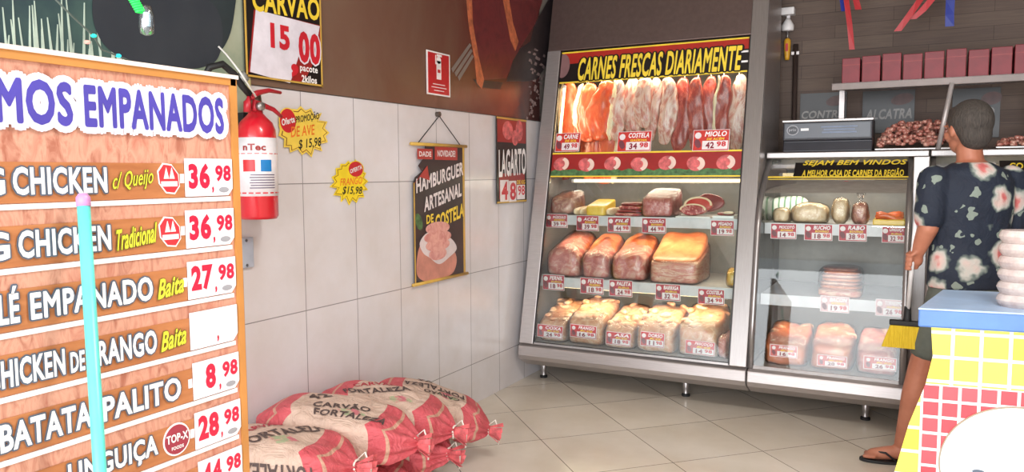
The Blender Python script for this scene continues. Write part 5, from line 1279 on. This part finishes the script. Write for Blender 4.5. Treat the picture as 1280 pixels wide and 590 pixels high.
# left hand closed round the broom stick, right hand relaxed
ST0, ST1 = Vector((-.030, 3.99, 1.09)), Vector((-.046, 4.03, .74))
stick = (ST1-ST0).normalized()
def hand(mb, W_, G, ax, mirror=1):
    """palm beside a stick through G along ax; fingers curl round it"""
    toG = (G-W_).normalized(); sd = (toG-ax*toG.dot(ax)).normalized(); nn = ax.cross(sd).normalized()*mirror
    pc = G-sd*.028
    limb(mb, [W_, W_.lerp(pc, .5), pc], [.028, .030, .030])
    for i in range(4):
        o_ = ax*(-.030+.021*i); L_ = (.022, .024, .024, .019)[i]
        pts = [pc+o_-nn*.004, pc+o_*1.05+nn*.020+sd*.012, G+o_*1.05+nn*.023+sd*.006, G+o_*1.05+nn*.010+sd*.024, G+o_*1.0-nn*.010+sd*.020]
        limb(mb, pts, [.011, .0095, .009, .0085, .008])
    limb(mb, [pc-ax*.025-nn*.012, G-ax*.045-nn*.022-sd*.004, G-ax*.040-nn*.016+sd*.016], [.013, .010, .009])
GP_ = ST0.lerp(ST1, .25)
hand(body, LWr, GP_, stick)
hand(body, RWr, RWr+fd*.09-Vector((0, 0, .02)), Vector((0, 0, -1)), -1)
B_ = fleshy(body, 'body', M_skin, pr, .0065, 3)
hair = MB()
def hb2(mb, c, r_, s_): ball(mb, c, r_, s_)
ball(hair, (0, -.022, .038), .105, (.84, .98, .96)); ball(hair, (0, -.055, -.02), .078, (.92, .75, 1.0)); ball(hair, (0, .03, .085), .06, (1.1, 1.0, .5))
n = Nodes('dark_brown_hair'); f = n.noise(n.coord('Object', (6, 6, 1)), 30, 4); n.bump(f, .8, .01); M_hair = n.set(.7, color=n.ramp(f, [(.3, (48, 42, 38)), (.7, (80, 72, 66))]))
fleshy(hair, 'hair', M_hair, pr, .008, 4)
# floral shirt
n = Nodes('dark_floral_cloth'); v = n.coord('Object', (1, 1, 1), (.31, .12, .07)); 
dn = n.n('ShaderNodeTexNoise'); dn.inputs['Scale'].default_value = 18; dn.inputs['Detail'].default_value = 2; n.l(v, dn.inputs['Vector'])
mxv = n.n('ShaderNodeMix', data_type='VECTOR'); mxv.inputs[0].default_value = .06; n.l(v, mxv.inputs[4]); n.l(dn.outputs['Color'], mxv.inputs[5])
vo = n.n('ShaderNodeTexVoronoi'); vo.inputs['Scale'].default_value = 7; vo.inputs['Randomness'].default_value = .75; n.l(mxv.outputs[1], vo.inputs['Vector'])
flw = n.ramp(vo.outputs['Distance'], [(.0, (186, 84, 84)), (.12, (200, 112, 108)), (.2, (206, 176, 168)), (.32, (186, 182, 174)), (.38, (110, 120, 114)), (.44, (28, 36, 52)), (1, (26, 32, 46))])
lf = n.n('ShaderNodeTexVoronoi'); lf.inputs['Scale'].default_value = 15; n.l(mxv.outputs[1], lf.inputs['Vector'])
lfm = n.math('LESS_THAN', lf.outputs['Distance'], .30); far = n.math('GREATER_THAN', vo.outputs['Distance'], .42)
n2 = n.math('MULTIPLY', n.math('MULTIPLY', lfm, far), n.math('GREATER_THAN', n.noise(v, 7, 2), .47))
M_floral = n.set(.8, color=n.mix(n2, flw, (128, 138, 128)))
n.bump(n.noise(n.coord(), 9, 4, .6, 1), .5, .03)
shirt = MB()
loft(shirt, [(pp(0, 0, .885), .185, .135), (pp(0, 0, .95), .185, .135), (pp(0, .01, 1.08), .172, .125), (pp(0, 0, 1.25), .19, .13), (pp(0, 0, 1.37), .19, .118), (pp(0, 0, 1.425), .145, .092), (pp(0, .01, 1.455), .078, .075)])
limb(shirt, [LSh+Vector((0, 0, -.01)), LSh.lerp(LEl, .8)], [.070, .066]); limb(shirt, [RSh+Vector((0, 0, -.01)), RSh.lerp(REl, .8)], [.070, .066])
fleshy(shirt, 'shirt', M_floral, pr, .008, 5)
sho = MB(); loft(sho, [(pp(0, 0, .80), .172, .128), (pp(0, 0, .90), .176, .13), (pp(0, 0, .97), .165, .12)])
limb(sho, [LH-Vector((0, 0, .04)), LH.lerp(LKn, .72)], [.094, .078]); limb(sho, [RH-Vector((0, 0, .04)), RH.lerp(RKn, .72)], [.094, .078])
fleshy(sho, 'shorts', plain('grey_green_cloth', (88, 92, 84), .85, var=.12), pr, .009, 4)
def sandal(A_, d_):
    d_ = Vector(d_).normalized(); s_ = Vector((0, 0, 1)).cross(d_); c = A_+d_*.055; c.z = 0
    pts = [(c+d_*(.135*math.cos(t_))+s_*((.048+.008*math.cos(t_))*math.sin(t_))) for t_ in [2*PI*i/28 for i in range(28)]]
    o = MB().prism([p+Vector((0, 0, .001)) for p in pts], (0, 0, .014)).build('sandal', M_rubber, pr, bevel=.003)
    q0 = A_+d_*.155; q0.z = .016; 
    MB().tube([q0, q0+Vector((0, 0, .035))-d_*.012, A_+d_*.08+s_*.036+Vector((0, 0, -.035)), A_+d_*.03+s_*.042+Vector((0, 0, -.075))], .005, 6).build('strap', M_rubber, o, smooth=True)
    MB().tube([q0, q0+Vector((0, 0, .035))-d_*.012, A_+d_*.08-s_*.036+Vector((0, 0, -.035)), A_+d_*.03-s_*.042+Vector((0, 0, -.075))], .005, 6).build('strap', M_rubber, o, smooth=True)
sandal(LAn, (-.85, -.25, 0)); sandal(RAn, fd)
# broom in the left hand
br_ = thing('hand_broom', ST1, 'short broom with yellow bristles and black head held upright in the person\'s hand', 'broom')
MB().tube([ST0-stick*.16, ST1], .010, 12).build('handle', plain('white_plastic_stick', (224, 222, 222), .4), br_, smooth=True)
MB().lathe((ST1.x, ST1.y, ST1.z-.03), [(.022, 0), (.017, .02), (.014, .075)], 14).build('socket', M_rubber, br_, smooth=True)
MB().box((ST1.x-.075, ST1.y-.022, ST1.z-.045), (ST1.x+.085, ST1.y+.022, ST1.z-.022)).build('head', M_rubber, br_, bevel=.005)
zt = ST1.z-.045; b = MB()
b.prism([(ST1.x-.07, ST1.y-.018, zt), (ST1.x+.08, ST1.y-.018, zt), (ST1.x+.115, ST1.y-.022, zt-.105), (ST1.x-.105, ST1.y-.022, zt-.105)], (0, .042, 0))
n = Nodes('yellow_bristle_mass'); f = n.noise(n.coord('Object', (60, 60, 2)), 4, 3); n.bump(f, .9, .01); M_bris = n.set(.6, color=n.ramp(f, [(.3, (214, 176, 30)), (.7, (240, 206, 50))]))
o = b.build('bristles', M_bris, br_); tag(o, kind='stuff')

# ---------------------------------------------------------------- mosaic counter in the foreground
CO = at(1149, 385, Z=.97); CU = Vector((.992, .128, 0)).normalized()
KP = Plane((CO.x, CO.y, 0), CU, (0, 0, 1))
kt = thing('mosaic_counter', KP.pt(.8, 0, -.2)*1, 'foreground counter with blue top, yellow and red mosaic tiles and white oval', 'counter')
def k_(x, y): return KP.px(x, y)
ang = math.atan2(CU.y, CU.x)
def mosaic():
    n = Nodes('yellow_red_mosaic'); tc = n.n('ShaderNodeTexCoord'); mp_ = n.n('ShaderNodeVectorRotate'); mp_.rotation_type = 'Z_AXIS'; mp_.inputs['Angle'].default_value = -ang
    n.l(tc.outputs['Object'], mp_.inputs['Vector']); sp = n.n('ShaderNodeSeparateXYZ'); n.l(mp_.outputs[0], sp.inputs[0])
    # origin of the thing in plane coordinates
    ou = .8
    def br(col1, col2, gr, pitch, u0, v0, ms):
        cb = n.n('ShaderNodeCombineXYZ'); n.l(n.math('ADD', sp.outputs[0], ou-u0+pitch*20), cb.inputs[0]); n.l(n.math('ADD', sp.outputs[2], -v0+pitch*20), cb.inputs[1])
        b = n.n('ShaderNodeTexBrick'); b.offset = 0
        for kk, vv in (('Scale', 1), ('Brick Width', pitch), ('Row Height', pitch), ('Mortar Size', ms), ('Mortar Smooth', .1), ('Bias', 0)): b.inputs[kk].default_value = vv
        b.inputs['Color1'].default_value = lin(col1); b.inputs['Color2'].default_value = lin(col2); b.inputs['Mortar'].default_value = lin(gr); n.l(cb.outputs[0], b.inputs['Vector']); return b
    u1, v1 = k_(1166, 445.5); u2, _ = k_(1227.4, 448); py = (u2-u1)/1.68
    ur, vr = k_(1154.5, 479); pyy = k_(1191, 430)[0]; pyb = k_(1263.6, 436)[0]; py = (pyb-pyy)/2
    pr_ = (k_(1274, 498)[0]-k_(1176, 490)[0])/4
    A = br((240, 222, 70), (246, 230, 92), (244, 240, 222), py, pyy, v1, .0055)
    B = br((232, 66, 76), (240, 84, 92), (246, 226, 226), pr_, k_(1176, 490)[0], vr, .005)
    cond = n.math('MULTIPLY', n.math('GREATER_THAN', n.math('ADD', sp.outputs[0], ou), ur), n.math('LESS_THAN', sp.outputs[2], vr))
    n.set(.3, color=n.mix(cond, A.outputs['Color'], B.outputs['Color'])); n.b.inputs['Specular IOR Level'].default_value = .4
    inv = n.math('SUBTRACT', 1, n.math('MAXIMUM', A.outputs['Fac'], B.outputs['Fac'])); return n.m
M_mos = mosaic()
a, b1, c, d_, e = k_(1164, 408), k_(1166, 445), k_(1157, 480), k_(1136, 530), k_(1118, 590)
sl = (e[0]-d_[0])/(e[1]-d_[1])
outl = [a, b1, c, d_, e, (e[0]-sl*e[1]*.8, 0)] 
body_ = MB().prism([KP.pt(u, v, 0) for u, v in [(2.0, 0), (2.0, a[1])] + outl], (.10, .45, 0)).build('counter_body', M_mos, kt)
v0 = k_(1149, 408)[1]
MB().prism([KP.pt(u, v, .012) for u, v in [(-.004, v0), (2.02, v0), (2.02, .97), (-.004, .97)]], (.08, .48, 0)).build('countertop', plain('slate_blue_top', (78, 118, 184), .3, var=.05), kt, bevel=.006)
MB().prism([KP.pt(u, v, .014) for u, v in [(-.005, .966), (2.02, .966), (2.02, .9725), (-.005, .9725)]], (.08, .484, 0)).build('top_edge_trim', plain('pale_edge', (160, 184, 216), .3), kt, bevel=.002)
cu, cv, w, h = KP.box(1174, 510, 1376, 662)
MB().ell(KP, cu, cv, w/2*1.015, h/2*1.02, .0, .008, 72).build('oval_rim', plain('brass_grey_rim', (150, 140, 120), .4, .3), kt)
MB().ell(KP, cu, cv, w/2, h/2, .008, .011, 72).build('oval_panel', plain('pale_blue_white_panel', (222, 238, 246), .3, var=.02, scale=3), kt)
u, v = k_(1222, 588); MB().ell(KP, u, v, .018, .007, .0115, .0122, 16).build('printed_mark', plain('slate_outline_print', (74, 84, 100)), kt)
# stacked plastic tubs on the countertop
cp = KP.pt(k_(1288, 350)[0], .9725, -.12)
t = thing('stacked_plastic_tubs', cp, 'column of stacked clear plastic tubs standing on the blue countertop', 'tubs')
nt = Nodes('milky_clear_plastic'); nt.set(.25, color=nt.ramp(nt.noise(nt.coord(), 30, 3), [(.3, (206, 186, 182)), (.7, (236, 222, 216))])); nt.b.inputs['Alpha'].default_value = .55; M_tub = nt.m
for i in range(6):
    z = i*.042
    MB().lathe(cp+Vector((0, 0, z)), [(.054, 0), (.062, .012), (.066, .022), (.062, .034), (.056, .0412)], 32).build('tub', M_tub, t, smooth=False)
